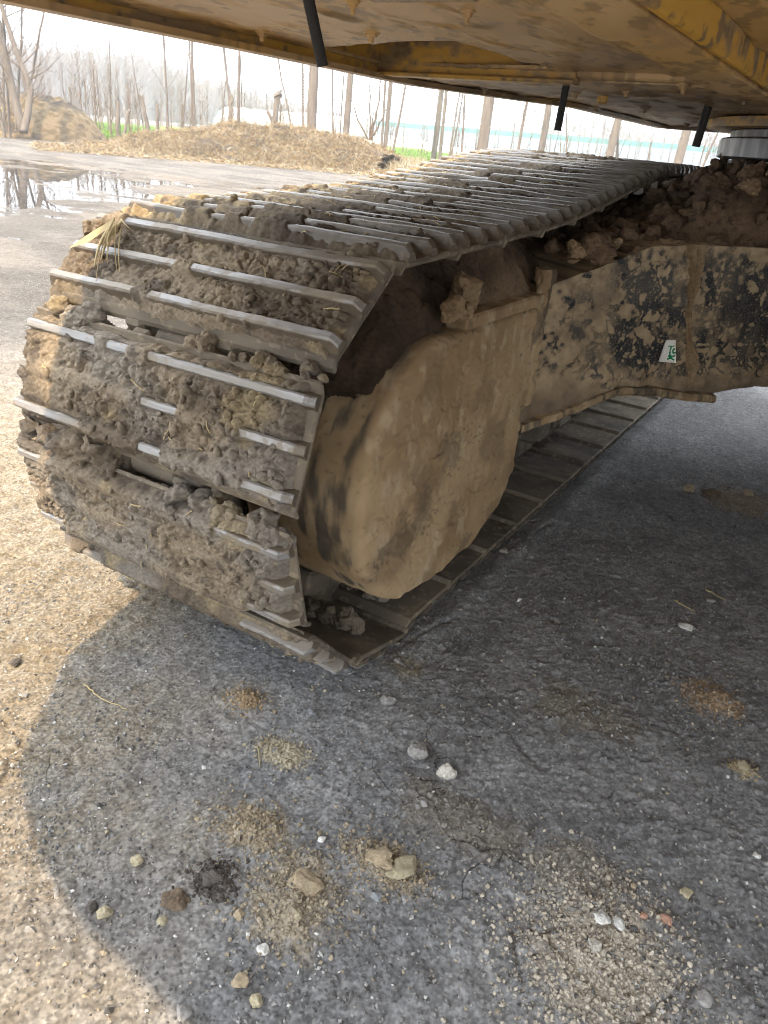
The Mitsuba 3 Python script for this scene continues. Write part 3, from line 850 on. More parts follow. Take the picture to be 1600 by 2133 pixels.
n4 = np.maximum(fbm(q * 38 + 5, 3, 76) - 0.5, 0) * (fbm(q * 7 + 2, 2, 77) > 0.48)
flk = np.clip((fbm(q * np.array([10, 12, 12]) + 9, 4, 79) - 0.5) / 0.025, 0, 1) * 0.0038
dis = 0.0034 * (fbm(q * 110, 2, 78) - 0.5) + flk + 0.005 * n1 + 0.004 * n2 + 0.010 * n3 + 0.013 * n4
v[..., 0] += np.where(cap, dis + 0.3 * lp * (fbm(q * 6, 2, 75) > 0.5), 0)
rd = (GL - gc) / np.linalg.norm(GL - gc, axis=1, keepdims=True)
v[..., 1:] += np.where(cap, 0.25, 0.5)[..., None] * dis[..., None] * rd[None] * (S[:, None, None] > 0.9)
add(EX + "__travel_motor_guard", M(v.reshape(-1, 3), gridfaces(len(S), len(GL), closed=True)), "mat_guard", "rounded motor guard caked in dry tan mud over black paint", smooth=True)
gk = EX + "__travel_motor_guard"
m = cbox((-0.04, 0.09, 0.606), (0.007, 0.47, 0.632), 0.004)
m = m.subdivide_to_size(0.012)
vv = np.array(m.vertices)
m.vertices = vv + 0.006 * (fbm(vv * 30, 3, 73) - 0.5)[:, None]
add(gk + "__top_flange", m, "mat_guard", smooth=40)

# packed mud above the guard, under the top run
X, Y = np.meshgrid(np.linspace(-0.32, 0.035, 150), np.linspace(-0.26, 0.62, 330), indexing="ij")
P_ = np.stack([X, Y, 0 * X], -1)
gt = np.where(Y < 0.045, 0.352 + np.sqrt(np.maximum(0.258 ** 2 - (Y - 0.045) ** 2, 0.03)), 0.61)
th_ = 0.115 * np.clip((-X - 0.03) / 0.11, 0, 1) ** 0.8 + 0.07 * np.exp(-((Y - 0.34) / 0.12) ** 2) * np.clip((-0.002 - X) / 0.03, 0, 1)
th_ = th_ * np.clip((Y + 0.20) / 0.12, 0, 1) + 0.02 * np.clip((-X - 0.05) / 0.1, 0, 1)
rg = 0.06 * (fbm(P_ * 9, 4, 80) - 0.5) + 0.02 * (fbm(P_ * 40, 3, 81) - 0.5) + 0.6 * lumps(np.stack([X, Y], -1).reshape(-1, 2), 500, 0.004, 0.022, (-0.33, -0.27), (0.04, 0.63), 82).reshape(X.shape)
z = gt - 0.006 + th_ + rg * np.clip(th_ / 0.03, 0, 1)
z = np.where(X > -0.004, gt - 0.03, z)
z = np.minimum(z, 0.728 + 0.01 * fbm(P_ * 20, 2, 83))
kp = (X < -0.002) & (Y > -0.195) & (Y < 0.6) & (th_ + 0.6 * rg > 0.012)
add(EX + "__packed_mud", compact(M(np.stack([X, Y, z], -1).reshape(-1, 3), gridfaces(150, 330, kp))), "mat_darkclay", "dark mud packed between the guard and the upper track run, shade painted into its colour", kind="stuff", smooth=True)

# ------------------------------------------------------------------ car body leg
U = np.array([0.5547, 0.832, 0])
V = np.array([-0.832, 0.5547, 0])       # to the back of the leg
B0 = np.array([0.0, 0.478, 0])


def leg(s, d, zz):
    return B0 + np.multiply.outer(np.asarray(s, float), U) + np.multiply.outer(np.asarray(d, float), V) + np.multiply.outer(np.asarray(zz, float), [0, 0, 1.0])


sN, zN = 260, 90
ss_ = np.linspace(-0.04, 1.45, sN)
zt = np.interp(ss_, [-0.04, 0, .15, .27, .386, .66, 1.5], [.625, .642, .692, .731, .738, .736, .736])
zb = np.interp(ss_, [-0.04, 0, .12, .243, .35, .46, .56, .60, 1.5], [.33, .345, .375, .415, .41, .39, .38, .388, .388])
tt = np.linspace(0, 1, zN)
Sg = np.repeat(ss_[:, None], zN, 1)
Zg = zb[:, None] + (zt - zb)[:, None] * tt[None]
q = np.stack([Sg, Zg, 0 * Sg], -1)
spl = np.maximum(fbm(q * np.array([16, 18, 1]), 3, 90) - 0.56, 0)
Dg = -0.028 * spl * 1.0 - 0.0025 * (fbm(q * 70, 3, 91) - 0.5) - 0.03 * np.exp(-(tt[None] / 0.14) ** 2) * (fbm(q * np.array([20, 5, 1]), 3, 92))
face = M(leg(Sg, Dg, Zg).reshape(-1, 3), gridfaces(sN, zN))
back = M(leg(Sg, 0.5, Zg).reshape(-1, 3)[[0, zN - 1, (sN - 1) * zN, sN * zN - 1]], [[0, 2, 1], [1, 2, 3]])
dd_ = np.linspace(0, 0.5, 12)
top = M(leg(np.repeat(ss_[:, None], 12, 1), np.repeat(dd_[None], sN, 0), np.repeat(zt[:, None], 12, 1)).reshape(-1, 3), gridfaces(sN, 12))
bot = M(leg(np.repeat(ss_[:, None], 12, 1), np.repeat(dd_[None], sN, 0), np.repeat(zb[:, None], 12, 1)).reshape(-1, 3), gridfaces(sN, 12)[:, ::-1])
add(EX + "__car_body_leg", cat([face, back, top, bot]), "mat_beam", "black painted undercarriage leg spattered with dried mud", smooth=50)
lk = EX + "__car_body_leg"
# bottom flange plate
s2 = np.linspace(-0.02, 0.575, 120)
z2 = np.interp(s2, [-0.04, 0, .12, .243, .35, .46, .58], [.33, .345, .375, .415, .41, .39, .375])
q = np.c_[s2 * 14, s2 * 0, s2 * 0]
w2 = 0.022 + 0.006 * (fbm(q, 3, 93) - 0.5)
ring = [(-w2, -0.004), (-w2 - 0.002, -0.018), (-w2 + 0.004, -0.024), (0.45 + 0 * w2, -0.024), (0.45 + 0 * w2, -0.002), (0 * w2, 0.001)]
v = np.stack([leg(s2, d, z2 + o + 0.004 * (fbm(q * 3 + 9 * o, 2, 94) - 0.5)) for d, o in ring], 1)
fl = M(v.reshape(-1, 3), np.vstack([gridfaces(120, 6, closed=True), [[119 * 6 + a, 119 * 6 + b, 119 * 6 + c] for a, b, c in ((0, 1, 2), (0, 2, 3), (0, 3, 4), (0, 4, 5))]]))
add(lk + "__bottom_flange", fl, "mat_guard", smooth=30)
# weld seam bracket with its ridge of mud
tz = np.linspace(0, 1, 90)
cs = 0.386 + 0.10 * tz + 0.008 * np.sin(tz * 9)
cz = 0.742 - 0.335 * tz
ra = (0.017 + 0.007 * np.sin(tz * 7 + 1) + 0.008 * (fbm(np.c_[tz * 9, tz * 0, tz * 0], 3, 95) - 0.5)) * np.interp(tz, [0, 0.06, 0.85, 1], [1.5, 1, 0.95, 0.5])
a_ = np.linspace(0, 2 * np.pi, 40, endpoint=False)
A_, Z_ = np.meshgrid(a_, np.arange(90))
rr = ra[Z_] * (1 + 0.5 * (fbm(np.stack([np.cos(A_) * 2, np.sin(A_) * 2, cz[Z_] * 25], -1), 4, 96) - 0.5)) * (1 - 0.35 * np.exp(-((A_ - 3.4) / 0.25) ** 2))
v = leg(cs[Z_] + rr * np.sin(A_) * 0.85, rr * np.cos(A_) * 1.25 + 0.004, cz[Z_])
add(lk + "__mud_ridge", M(v.reshape(-1, 3), gridfaces(90, 40, closed=True)), "mat_clay", "ridge of brown mud down the welded seam", smooth=True)
# vertical corner plate where leg meets guard
tz = np.linspace(0, 1, 80)
A_, Z_ = np.meshgrid(a_, np.arange(80))
rr = 0.013 * (1 + 1.3 * (fbm(np.stack([np.cos(A_) * 1.5, np.sin(A_) * 1.5, tz[Z_] * 14], -1), 4, 97) - 0.4)) * np.interp(tz[Z_], [0, 0.1, 1], [0.6, 1, 1.3])
v = np.stack([-0.007 + rr * np.cos(A_), 0.478 + 0.006 * np.sin(tz[Z_] * 8) + 1.4 * rr * np.sin(A_), 0.35 + 0.33 * tz[Z_]], -1)
add(lk + "__corner_weld", M(v.reshape(-1, 3), gridfaces(80, 40, closed=True)), "mat_guard", smooth=True)
# label with green mark
def on_face(s, z_, lift):
    return leg(s, -lift, z_)


st = np.array([(0.372, 0.520), (0.398, 0.520), (0.418, 0.463), (0.364, 0.468)])
m = M(np.vstack([on_face(st[:, 0], st[:, 1], 0.0115), on_face(st[:, 0], st[:, 1], 0.0065)]), [[0, 2, 1], [0, 3, 2], [0, 1, 5], [0, 5, 4], [1, 2, 6], [1, 6, 5], [2, 3, 7], [2, 7, 6], [3, 0, 4], [3, 4, 7]])
add(lk + "__label_sticker", m, "mat_paper", "torn white sticker with a green mark beside the mud ridge")
strokes = [[(0.22, .74), (0.80, .74)], [(0.53, .74), (0.50, .5), (0.52, .36), (0.66, .26), (0.9, .32)], [(0.88, .62), (0.76, .60), (0.72, .5), (0.80, .43), (0.95, .46)],
           [(0.42, .16), (0.6, .2), (0.74, .28)], [(0.46, .30), (0.62, .2), (0.84, .14)]]


def quad(a, b):
    p = st[3] * (1 - a) * (1 - b) + st[2] * a * (1 - b) + st[0] * (1 - a) * b + st[1] * a * b
    return p


polys = [sg.LineString([quad(*c) for c in s_]).buffer(0.0019 if i != 0 else 0.0011) for i, s_ in enumerate(strokes)]
ms = []
for pl in polys:
    m = trimesh.creation.extrude_polygon(pl, 0.0008, engine="earcut")
    vv = np.array(m.vertices)
    ms.append(M(on_face(vv[:, 0], vv[:, 1], 0.0118 + vv[:, 2]), m.faces))
add(lk + "__label_sticker__green_mark", cat(ms), "mat_green")

# centre pedestal and slewing ring
BC = np.array([0.70, 1.60])
m = tube([(BC[0], BC[1], zz) for zz in (0.38, 0.70, 0.74, 0.90, 0.915)], [0.50, 0.50, 0.50, 0.50, 0.58], 72)
add(EX + "__centre_pedestal", m, "mat_beam", smooth=30)
add(EX + "__slewing_ring", tube([(BC[0], BC[1], zz) for zz in (0.926, 0.928, 0.932, 0.976, 0.980)], [0.5, 0.612, 0.617, 0.617, 0.612], 96), "mat_steel", "bare grey steel slewing ring", smooth=30)
add(EX + "__slewing_ring__upper_race", tube([(BC[0], BC[1], zz) for zz in (0.979, 0.982, 0.999, 1.002)], [0.5, 0.592, 0.592, 0.58], 96), "mat_steel", smooth=30)
for i in range(36):
    a = 2 * np.pi * (i + 0.4) / 36
    if not (2.2 < (a % (2 * np.pi)) < 5.6):
        continue
    c = BC + 0.585 * np.array([math.cos(a), math.sin(a)])
    add(name(EX + "__slewing_ring__ring_bolt"), cat([tube([(c[0], c[1], 0.895), (c[0], c[1], 0.8951), (c[0], c[1], 0.924)], [0.001, 0.016, 0.016], 6)]), "mat_steel")

# opposite track, as one simple run of shoes
opp = []
for (key, y, z, ang) in SHOES[::1]:
    R, o = frame(y, z, ang)
    opp.append(place(cbox((-0.3, -0.092, 0.0), (0.3, 0.092, 0.03), 0.005), (R, o + np.array([2.0, 0, 0]))))
opp.append(cbox((1.5, 0.0, 0.1), (1.9, 3.2, 0.68), 0.05))
add(EX + "__opposite_track", cat(opp), "mat_shoe", smooth=20)

# ------------------------------------------------------------------ upper structure
LIP = 1.02
left = [(-0.225, 2.16), (-0.262, 2.1), (-0.25, 1.13), (-0.37, 0.86), (-0.465, 0.60), (-0.452, 0.28), (-0.445, 0.0), (-0.447, -0.3), (-0.45, -0.85), (-0.445, -1.07), (-0.384, -1.30), (-0.22, -1.517), (-0.056, -1.605), (0.08, -1.635), (0.3, -1.65)]
outl = left + [(1.4 - x, y) for x, y in left[::-1]]
OUT = sg.Polygon(outl)


def slab(poly, z0, z1, holes=()):
    p = poly if isinstance(poly, sg.Polygon) else sg.Polygon(poly)
    for h_ in holes:
        p = p.difference(h_ if isinstance(h_, sg.Polygon) else sg.Polygon(h_))
    m = trimesh.creation.extrude_polygon(p, z1 - z0, engine="earcut")
    m.apply_translation((0, 0, z0))
    return m


RECESS = sg.Polygon([(-0.415, 0.19), (-0.16, 0.06), (-0.055, 0.05), (-0.03, 0.42), (-0.44, 0.46)])
inner = OUT.buffer(-0.016)
add(EX + "__upper_body", cat([slab(OUT.buffer(-0.004), 1.2, 2.05)]), "mat_yellow", smooth=False)
add(EX + "__side_skirt", slab(OUT, LIP, 1.20, [OUT.buffer(-0.012)]), "mat_yellow", "yellow lower edge of the upper body with a folded lip")
add(EX + "__side_skirt__lip", slab(OUT.buffer(-0.0005), LIP - 0.004, LIP + 0.006, [OUT.buffer(-0.034)]), "mat_under")
rear = sg.box(-1, -2, 3, 0.45)
front = sg.box(-1, 0.452, 3, 3)


def plate(poly, z0, th, hole=None, sub=0.02):
    m = slab(poly, z0, z0 + th, [hole] if hole is not None else [])
    return m


def warp(m, size=0.014, amp=0.005):
    v_, f_ = trimesh.remesh.subdivide_to_size(np.array(m.vertices), np.array(m.faces), size, max_iter=14)
    n_ = fbm(v_ * np.array([6, 3.0, 1]), 3, 110) - 0.5
    d_ = np.maximum(fbm(v_ * np.array([26, 11, 3]), 3, 111) - 0.55, 0)
    v_ = v_.copy()
    v_[:, 2] -= amp * (n_ * 0.8 + d_ * 3.0)
    return M(v_, f_)


near_box = sg.box(-0.6, -0.75, 0.6, 0.45)
add(EX + "__belly_plate", warp(plate(inner.intersection(near_box).difference(sg.box(0.27, -2, 3, 3)), 1.043, 0.006, RECESS)), "mat_under", "mud streaked cover plate under the rear of the machine", smooth=30)
add(EX + "__belly_plate", plate(inner.intersection(sg.box(-1, -2, 3, -0.752)), 1.043, 0.006), "mat_under")
add(EX + "__belly_plate", plate(inner.intersection(sg.box(1.04, -0.752, 3, 3)), 1.043, 0.006), "mat_under")
add(EX + "__belly_plate", warp(plate(inner.intersection(sg.box(-1, 0.478, 0.6, 2.2)), 1.030, 0.008), 0.02, 0.008), "mat_under", "dirt crusted cover plate under the middle of the machine", smooth=30)
add(EX + "__belly_plate", warp(plate(sg.box(0.358, -0.75, 1.04, 0.47), 1.060, 0.010), 0.03, 0.008), "mat_under", smooth=30)
add(EX + "__belly_plate", cbox((0.004, 0.436, 1.0325), (0.36, 0.484, 1.05), 0.003), "mat_under")
add(EX + "__recess_roof", slab(RECESS.buffer(0.05).intersection(inner), 1.125, 1.135), "mat_under")
add(EX + "__recess_beam", cat([cbox((-0.448, 0.452, 1.024), (0.0, 0.474, 1.124), 0.003), cbox((-0.448, 0.436, 1.022), (0.0, 0.477, 1.030), 0.002)]), "mat_yellow", "yellow cross beam edging the open recess")
m = sg.LineString(list(RECESS.exterior.coords)[:3]).buffer(0.003, cap_style="flat")
add(EX + "__recess_wall", slab(m, 1.046, 1.125), "mat_under")
add(EX + "__main_frame_beam", cat([cbox((0.345, -1.2, 1.023), (0.357, 0.9, 1.20), 0.003), cbox((1.043, -1.2, 1.023), (1.055, 0.9, 1.2), 0.003)]), "mat_yellow", "yellow main frame beam with scraped paint")
add(EX + "__main_frame_beam__flange", warp(cat([cbox((0.262, -1.2, 1.020), (0.343, 0.9, 1.03), 0.002)]), 0.02, 0.004), "mat_under", smooth=30)
add(EX + "__centre_plate", cat([slab(sg.Point(*BC).buffer(0.66, 40).union(sg.box(0.36, 1.0, 1.04, 2.2)), 1.002, 1.024)]), "mat_yellow", "yellow centre plate above the slewing ring")
add(EX + "__lifting_lug", cbox((0.10, -0.62, 1.018), (0.22, -0.42, 1.04), 0.006), "mat_yellow", smooth=20)


def nut(x, y, z0, r, h, mt="mat_under"):
    a = np.array([x, y, 0.0])
    m = cat([tube([a + (0, 0, z0 - h), a + (0, 0, z0 - h + 1e-4), a + (0, 0, z0 + 0.01)], [0.0005, r, r], 6), cyl(a + (0, 0, z0 - h * 2.1), a + (0, 0, z0), r * 0.5, 12, 0.002),
             cyl(a + (0, 0, z0 - 0.003), a + (0, 0, z0 + 0.004), r * 1.5, 20, 0.001)])
    add(name(EX + "__plate_bolt"), m, mt, smooth=25)


for (x, y, zz, r) in ((-0.375, -0.02, 1.043, 0.010), (-0.155, -0.03, 1.043, 0.011), (0.20, 0.46, 1.03, 0.010), (-0.10, 0.74, 1.03, 0.011), (-0.20, 1.2, 1.03, 0.014), (0.28, 0.62, 1.028, 0.011), (-0.10, 1.9, 1.03, 0.014),
                      (-0.05, 1.15, 1.03, 0.012), (0.05, 0.62, 1.03, 0.010), (-0.33, 0.75, 1.03, 0.010), (-0.02, -0.28, 1.043, 0.007), (0.10, -0.22, 1.043, 0.007)):
    nut(x, y, zz, r * 0.8, 0.007)
add(EX + "__drain_plug", cyl((-0.055, 0.80, 1.012), (-0.055, 0.80, 1.034), 0.012, 12, 0.003), "mat_yellow")


def hose(a, b, r, lab):
    a, b = np.array(a), np.array(b)
    t = np.linspace(0, 1, 12)[:, None]
    q = a + (b - a) * t
    add(name(EX + "__drain_hose"), cat([tube(q, r, 14), ]), "mat_rubber", lab, smooth=35)


HOSES = [((-0.003, -0.4005, 1.052), (0.0115, -0.3777, 0.9673), 0.0062), ((-0.062, 0.574, 1.06), (-0.066, 0.572, 0.945), 0.0075), ((0.141, 0.995, 1.04), (0.133, 0.993, 0.943), 0.0095)]
for (a, b, r), lab in zip(HOSES, ("black drain hose hanging nearest, over the open yard", "short black drain hose hanging over the middle of the track", "black drain hose hanging beside the slewing ring")):
    hose(a, b, r, lab)

# ------------------------------------------------------------------ mud heap and clods on the undercarriage
X, Y = np.meshgrid(np.linspace(-0.30, 0.75, 260), np.linspace(0.5, 1.75, 300), indexing="ij")
P_ = np.stack([X, Y, 0 * X], -1)
rr = np.hypot(X - BC[0], Y - BC[1])
dback = (X - B0[0]) * V[0] + (Y - B0[1]) * V[1]
sal = (X - B0[0]) * U[0] + (Y - B0[1]) * U[1]
z = 0.735 + 0.155 * np.clip((1.02 - rr) / 0.42, 0, 1) ** 1.2
z += 0.055 * (fbm(P_ * 8, 4, 120) - 0.5) + 0.02 * (fbm(P_ * 36, 3, 121) - 0.5) + 0.7 * lumps(np.stack([X, Y], -1).reshape(-1, 2), 420, 0.006, 0.035, (-0.3, 0.5), (0.75, 1.75), 122).reshape(X.shape)
front_e = np.clip((dback - 0.03) / 0.06, 0, 1)
z = 0.70 + (z - 0.70) * front_e
z = np.where(rr < 0.50, 0.7, z)
z = np.minimum(z, np.where(X < 0.02, topz(Y) - 0.10, 9))
keep = (dback > 0.0) & (sal > 0.02)
g = np.random.default_rng(44)
sm = []
cand = np.argwhere((dback > 0.06) & (sal > 0.06) & (rr > 0.52) & (X < 0.6) & (dback < 0.42))
for n_, (i_, j_) in enumerate(cand[g.choice(len(cand), 260, replace=False)]):
    r_ = 0.007 + 0.017 * g.random() ** 1.6
    m = clod(r_, 700 + n_, sub=2, rough=0.45, flat=0.9)
    m.apply_translation((X[i_, j_], Y[i_, j_], z[i_, j_] + 0.4 * r_))
    sm.append(m)
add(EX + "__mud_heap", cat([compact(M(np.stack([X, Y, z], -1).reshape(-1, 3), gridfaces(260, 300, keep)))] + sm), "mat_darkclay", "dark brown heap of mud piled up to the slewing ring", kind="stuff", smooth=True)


def heap_z(x, y):
    i = np.clip(int((x + 0.30) / 1.05 * 259), 0, 259)
    j = np.clip(int((y - 0.5) / 1.25 * 299), 0, 299)
    return z[i, j]


CL = [(0.055, 0.60, 0.042, "darkclay"), (0.02, 0.57, 0.028, "clay"), (0.115, 0.69, 0.03, "darkclay"), (0.17, 0.80, 0.036, "clay"), (0.205, 0.85, 0.03, "clay"), (0.14, 0.76, 0.026, "clay"), (0.24, 0.93, 0.03, "darkclay"), (0.30, 1.0, 0.034, "darkclay"),
      (0.34, 1.1, 0.05, "darkclay"), (0.40, 1.14, 0.055, "clay"), (0.33, 1.24, 0.04, "darkclay"), (0.26, 1.16, 0.045, "darkclay"), (0.18, 1.08, 0.05, "darkclay"), (0.10, 0.95, 0.045, "darkclay"), (0.04, 0.84, 0.042, "darkclay"),
      (0.12, 1.18, 0.045, "darkclay"), (0.20, 1.3, 0.05, "darkclay"), (0.05, 1.1, 0.04, "darkclay"), (0.29, 1.36, 0.045, "darkclay"), (0.38, 1.05, 0.032, "clay"), (0.0, 0.72, 0.036, "darkclay"), (0.42, 1.24, 0.04, "darkclay"), (0.46, 1.18, 0.035, "darkclay"),
      (0.14, 0.88, 0.03, "darkclay"), (0.23, 1.02, 0.028, "darkclay"), (0.09, 0.80, 0.022, "clay"), (0.27, 1.08, 0.026, "clay"), (0.36, 1.18, 0.024, "clay"), (0.16, 0.97, 0.024, "clay"), (0.31, 1.12, 0.02, "clay"), (0.07, 0.70, 0.02, "clay")]
ORD = "first second third fourth fifth sixth seventh eighth ninth tenth eleventh twelfth thirteenth fourteenth fifteenth sixteenth seventeenth eighteenth nineteenth twentieth".split()
FR = [((x - B0[0]) * V[0] + (y - B0[1]) * V[1]) < 0.12 and c == "clay" for x, y, r, c in CL]
AZ = [math.atan2(x - CAM[0], y - CAM[1]) for x, y, r, c in CL]
for i, (x, y, r, c) in enumerate(CL):
    rank = sum(1 for k in range(len(CL)) if FR[k] == FR[i] and AZ[k] < AZ[i])
    m = clod(r, 500 + i, sub=4, rough=0.5, flat=0.85, facet=7)
    m.apply_translation((x, y, heap_z(x, y) + r * 0.35))
    d_ = (x - B0[0]) * V[0] + (y - B0[1]) * V[1]
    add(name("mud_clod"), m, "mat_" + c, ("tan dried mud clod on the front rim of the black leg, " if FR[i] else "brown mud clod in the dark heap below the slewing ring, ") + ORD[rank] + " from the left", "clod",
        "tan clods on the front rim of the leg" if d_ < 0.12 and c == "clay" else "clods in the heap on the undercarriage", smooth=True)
for i, (x, y, z_, r, lab) in enumerate([(-0.03, 0.13, 0.665, 0.036, "angular tan clod standing upright on the motor guard"), (-0.01, 0.055, 0.648, 0.022, "smaller tan clod in front of the upright one on the guard"),
                                        (0.0, 0.09, 0.64, 0.014, "smallest tan crumb between the two clods on the guard")]):
    m = clod(r, 560 + i, sub=4, rough=0.45, flat=1.2, facet=8)
    m.apply_translation((x, y, z_))
    add(name("mud_clod"), m, "mat_clay", lab, "clod", smooth=True)

# dry stalk caught on the track
tp = np.array([-0.50, -0.235, 0.742])
ms = []
gg = np.random.default_rng(5)
for k in range(9):
    d = np.array([gg.normal(0.03, 0.022), gg.normal(-0.04, 0.02), gg.normal(-0.062, 0.02)])
    a = tp + gg.normal(0, 0.006, 3)
    t = np.linspace(0, 1, 8)[:, None]
    q = a + d * t * gg.uniform(0.6, 1.2) + np.array([0, -0.006, 0.004]) * np.sin(t * 3.1)
    ms.append(tube(q, (0.0036 if k < 3 else 0.0014) * (1 - 0.7 * t[:, 0]), 6))
lf = np.array([tp + (-0.005, -0.005, 0.004), tp + (-0.03, -0.03, -0.018), tp + (-0.06, -0.052, -0.045), tp + (-0.024, -0.038, -0.03), tp + (-0.002, -0.012, -0.006)])
lf2 = lf + np.array([0, -0.0012, -0.0012])
ms.append(M(np.vstack([lf, lf2]), [[0, 1, 4], [1, 3, 4], [1, 2, 3], [5, 9, 6], [6, 9, 8], [6, 8, 7]]))
add("dry_cornstalk", cat(ms), "mat_straw", "frayed dry corn stalk caught on the second grouser at the outer edge of the track", "cornstalk", smooth=True)

# ------------------------------------------------------------------ background
def polar(px, D, h=0.0):
    az = np.interp(px, [0, 200, 400, 600, 800, 1000, 1200, 1400, 1600], np.radians([-55.770, -50.333, -44.479, -38.292, -31.897, -25.447, -19.101, -13.007, -7.277]))
    return np.array([CAM[0] + D * math.sin(az), CAM[1] + D * math.cos(az), h])


# earth bank with dead grass
bl = np.array([polar(px, D)[:2] for px, D in ((120, 27.5), (200, 26.2), (300, 24.6), (400, 23.6), (500, 23.2), (600, 23.3), (700, 23.0), (800, 22.6), (845, 23.2))])
bh = np.array([0.3, 0.48, 0.63, 0.74, 0.82, 0.83, 0.78, 0.64, 0.2])
d = np.r_[0, np.cumsum(np.linalg.norm(np.diff(bl, axis=0), axis=1))]
nu, nv = 420, 110
su = np.linspace(0, d[-1], nu)
ax_ = np.stack([np.interp(su, d, bl[:, i]) for i in range(2)], 1)
k5 = np.ones(41) / 41
ax_ = np.stack([np.convolve(np.pad(ax_[:, i], 20, mode="edge"), k5, "valid") for i in range(2)], 1)
hh = np.interp(su, d, bh)
hh = np.convolve(np.pad(hh, 8, mode="edge"), np.ones(17) / 17, "valid")
tg = np.gradient(ax_, axis=0)
tg /= np.linalg.norm(tg, axis=1, keepdims=True)
nr = np.stack([-tg[:, 1], tg[:, 0]], 1)
nr *= np.sign((nr * ax_).sum(1))[:, None]
vv = np.linspace(0, 1, nv)
PX = ax_[:, None] + nr[:, None] * (vv * 6.0 - 0.3)[None, :, None]
prof = np.interp(vv, [0, 0.06, 0.2, 0.38, 0.6, 1.0], [-0.1, 0.12, 0.66, 1.0, 0.95, -0.1])
q = np.concatenate([PX, 0 * PX[..., :1]], -1)
PZ = hh[:, None] * prof[None] + (0.5 * (fbm(q * 0.9, 4, 130) - 0.5) + 0.28 * (fbm(q * 4, 3, 131) - 0.5)) * np.clip(prof[None] * 2, 0, 1) * (hh[:, None] + 0.1)
end = np.minimum(np.arange(nu), np.arange(nu)[::-1])
fd = np.clip(end / 80.0, 0, 1)[:, None] ** 0.8
PZ = PZ * fd - 0.1 * (1 - fd)
BV = np.concatenate([PX, PZ[..., None]], -1)
add("earth_bank", M(BV.reshape(-1, 3), gridfaces(nu, nv)), "mat_bank", "low bank of dug earth along the far side of the yard", kind="structure", smooth=True)


def blades(base, L, wdt, seed, lean=0.8, pal_=None):
    g_ = np.random.default_rng(seed)
    n = len(base)
    d = np.stack([g_.normal(0, lean, n), g_.normal(0, lean, n), np.abs(g_.normal(0.6, 0.35, n))], 1)
    d /= np.linalg.norm(d, axis=1, keepdims=True)
    s = np.cross(d, g_.normal(size=(n, 3)))
    s /= np.linalg.norm(s, axis=1, keepdims=True)
    l_ = (L * g_.uniform(0.4, 1.2, n))[:, None]
    w_ = wdt * g_.uniform(0.6, 1.4, n)[:, None]
    mid = base + d * l_ * 0.55
    tip = base + d * l_ + np.array([0, 0, -0.25]) * l_
    v_ = np.stack([base - s * w_, base + s * w_, mid + s * w_ * 0.7, mid - s * w_ * 0.7, tip], 1).reshape(-1, 3)
    o = np.arange(n)[:, None, None] * 5
    f_ = (np.array([[0, 1, 2], [0, 2, 3], [3, 2, 4]])[None] + o).reshape(-1, 3)
    c_ = pal_[g_.integers(0, len(pal_), n)] * g_.uniform(0.7, 1.25, (n, 1))
    return M(v_, f_), np.repeat(np.clip(c_, 0, 1), 5, 0)


DRY = np.array([[0.27, 0.21, 0.12], [0.21, 0.16, 0.095], [0.33, 0.28, 0.19], [0.14, 0.10, 0.06], [0.19, 0.12, 0.065], [0.36, 0.33, 0.26]])
g = np.random.default_rng(21)
iu, iv = g.integers(0, nu, 60000), np.minimum((g.random(60000) ** 1.3 * nv * 0.75).astype(int), nv - 1)
pts = BV[iu, iv] + g.normal(0, 0.03, (60000, 3)) * (1, 1, 0)
dn = fbm(pts * 0.9, 3, 133)
pts = pts[g.random(len(pts)) < np.clip((dn - 0.34) * 5, 0.08, 1)]
bm, bc = blades(pts, 0.26, 0.006, 22, pal_=DRY)
# litter in front of the bank and to its left
lp_ = np.array([polar(px, D) for px, D in zip(g.uniform(60, 860, 9000), g.uniform(20.8, 25.5, 9000))])
lp_[:, 2] = 0.015
bm2, bc2 = blades(lp_, 0.2, 0.007, 23, lean=1.6, pal_=DRY)
lp3 = np.array([polar(px, D) for px, D in zip(g.uniform(815, 890, 2500), g.uniform(23, 33, 2500))])
bm3, bc3 = blades(lp3, 0.55, 0.006, 24, lean=0.3, pal_=DRY[[0, 2, 5]])
add("dry_grass", cat([bm, bm2, bm3]), "mat_vertex", "dead straw-coloured grass and leaf litter over the bank", "dry grass", kind="stuff", color=np.vstack([bc, bc2, bc3]))

# mound at the left
a_, r_ = np.meshgrid(np.linspace(0, 2 * np.pi, 120, endpoint=False), np.linspace(0, 1, 60))
mc = polar(78, 30.0)
xv, yv = mc[0] + 2.3 * r_ * np.cos(a_), mc[1] + 2.0 * r_ * np.sin(a_)
q = np.stack([xv, yv, 0 * xv], -1)
mz = 1.25 * np.clip(1 - r_ ** 2.6, 0, 1) + 0.35 * (fbm(q * 1.6, 4, 140) - 0.5) * (1 - r_) + 0.2 * (fbm(q * 6, 3, 141) - 0.5) * (1 - r_ ** 3) - 0.05 * r_
add("dirt_mound", M(np.stack([xv, yv, mz], -1).reshape(-1, 3), gridfaces(60, 120, closed=True)), "mat_bank", "rounded brown dirt mound with roots, under the leaning trees at the left", "mound", smooth=True)

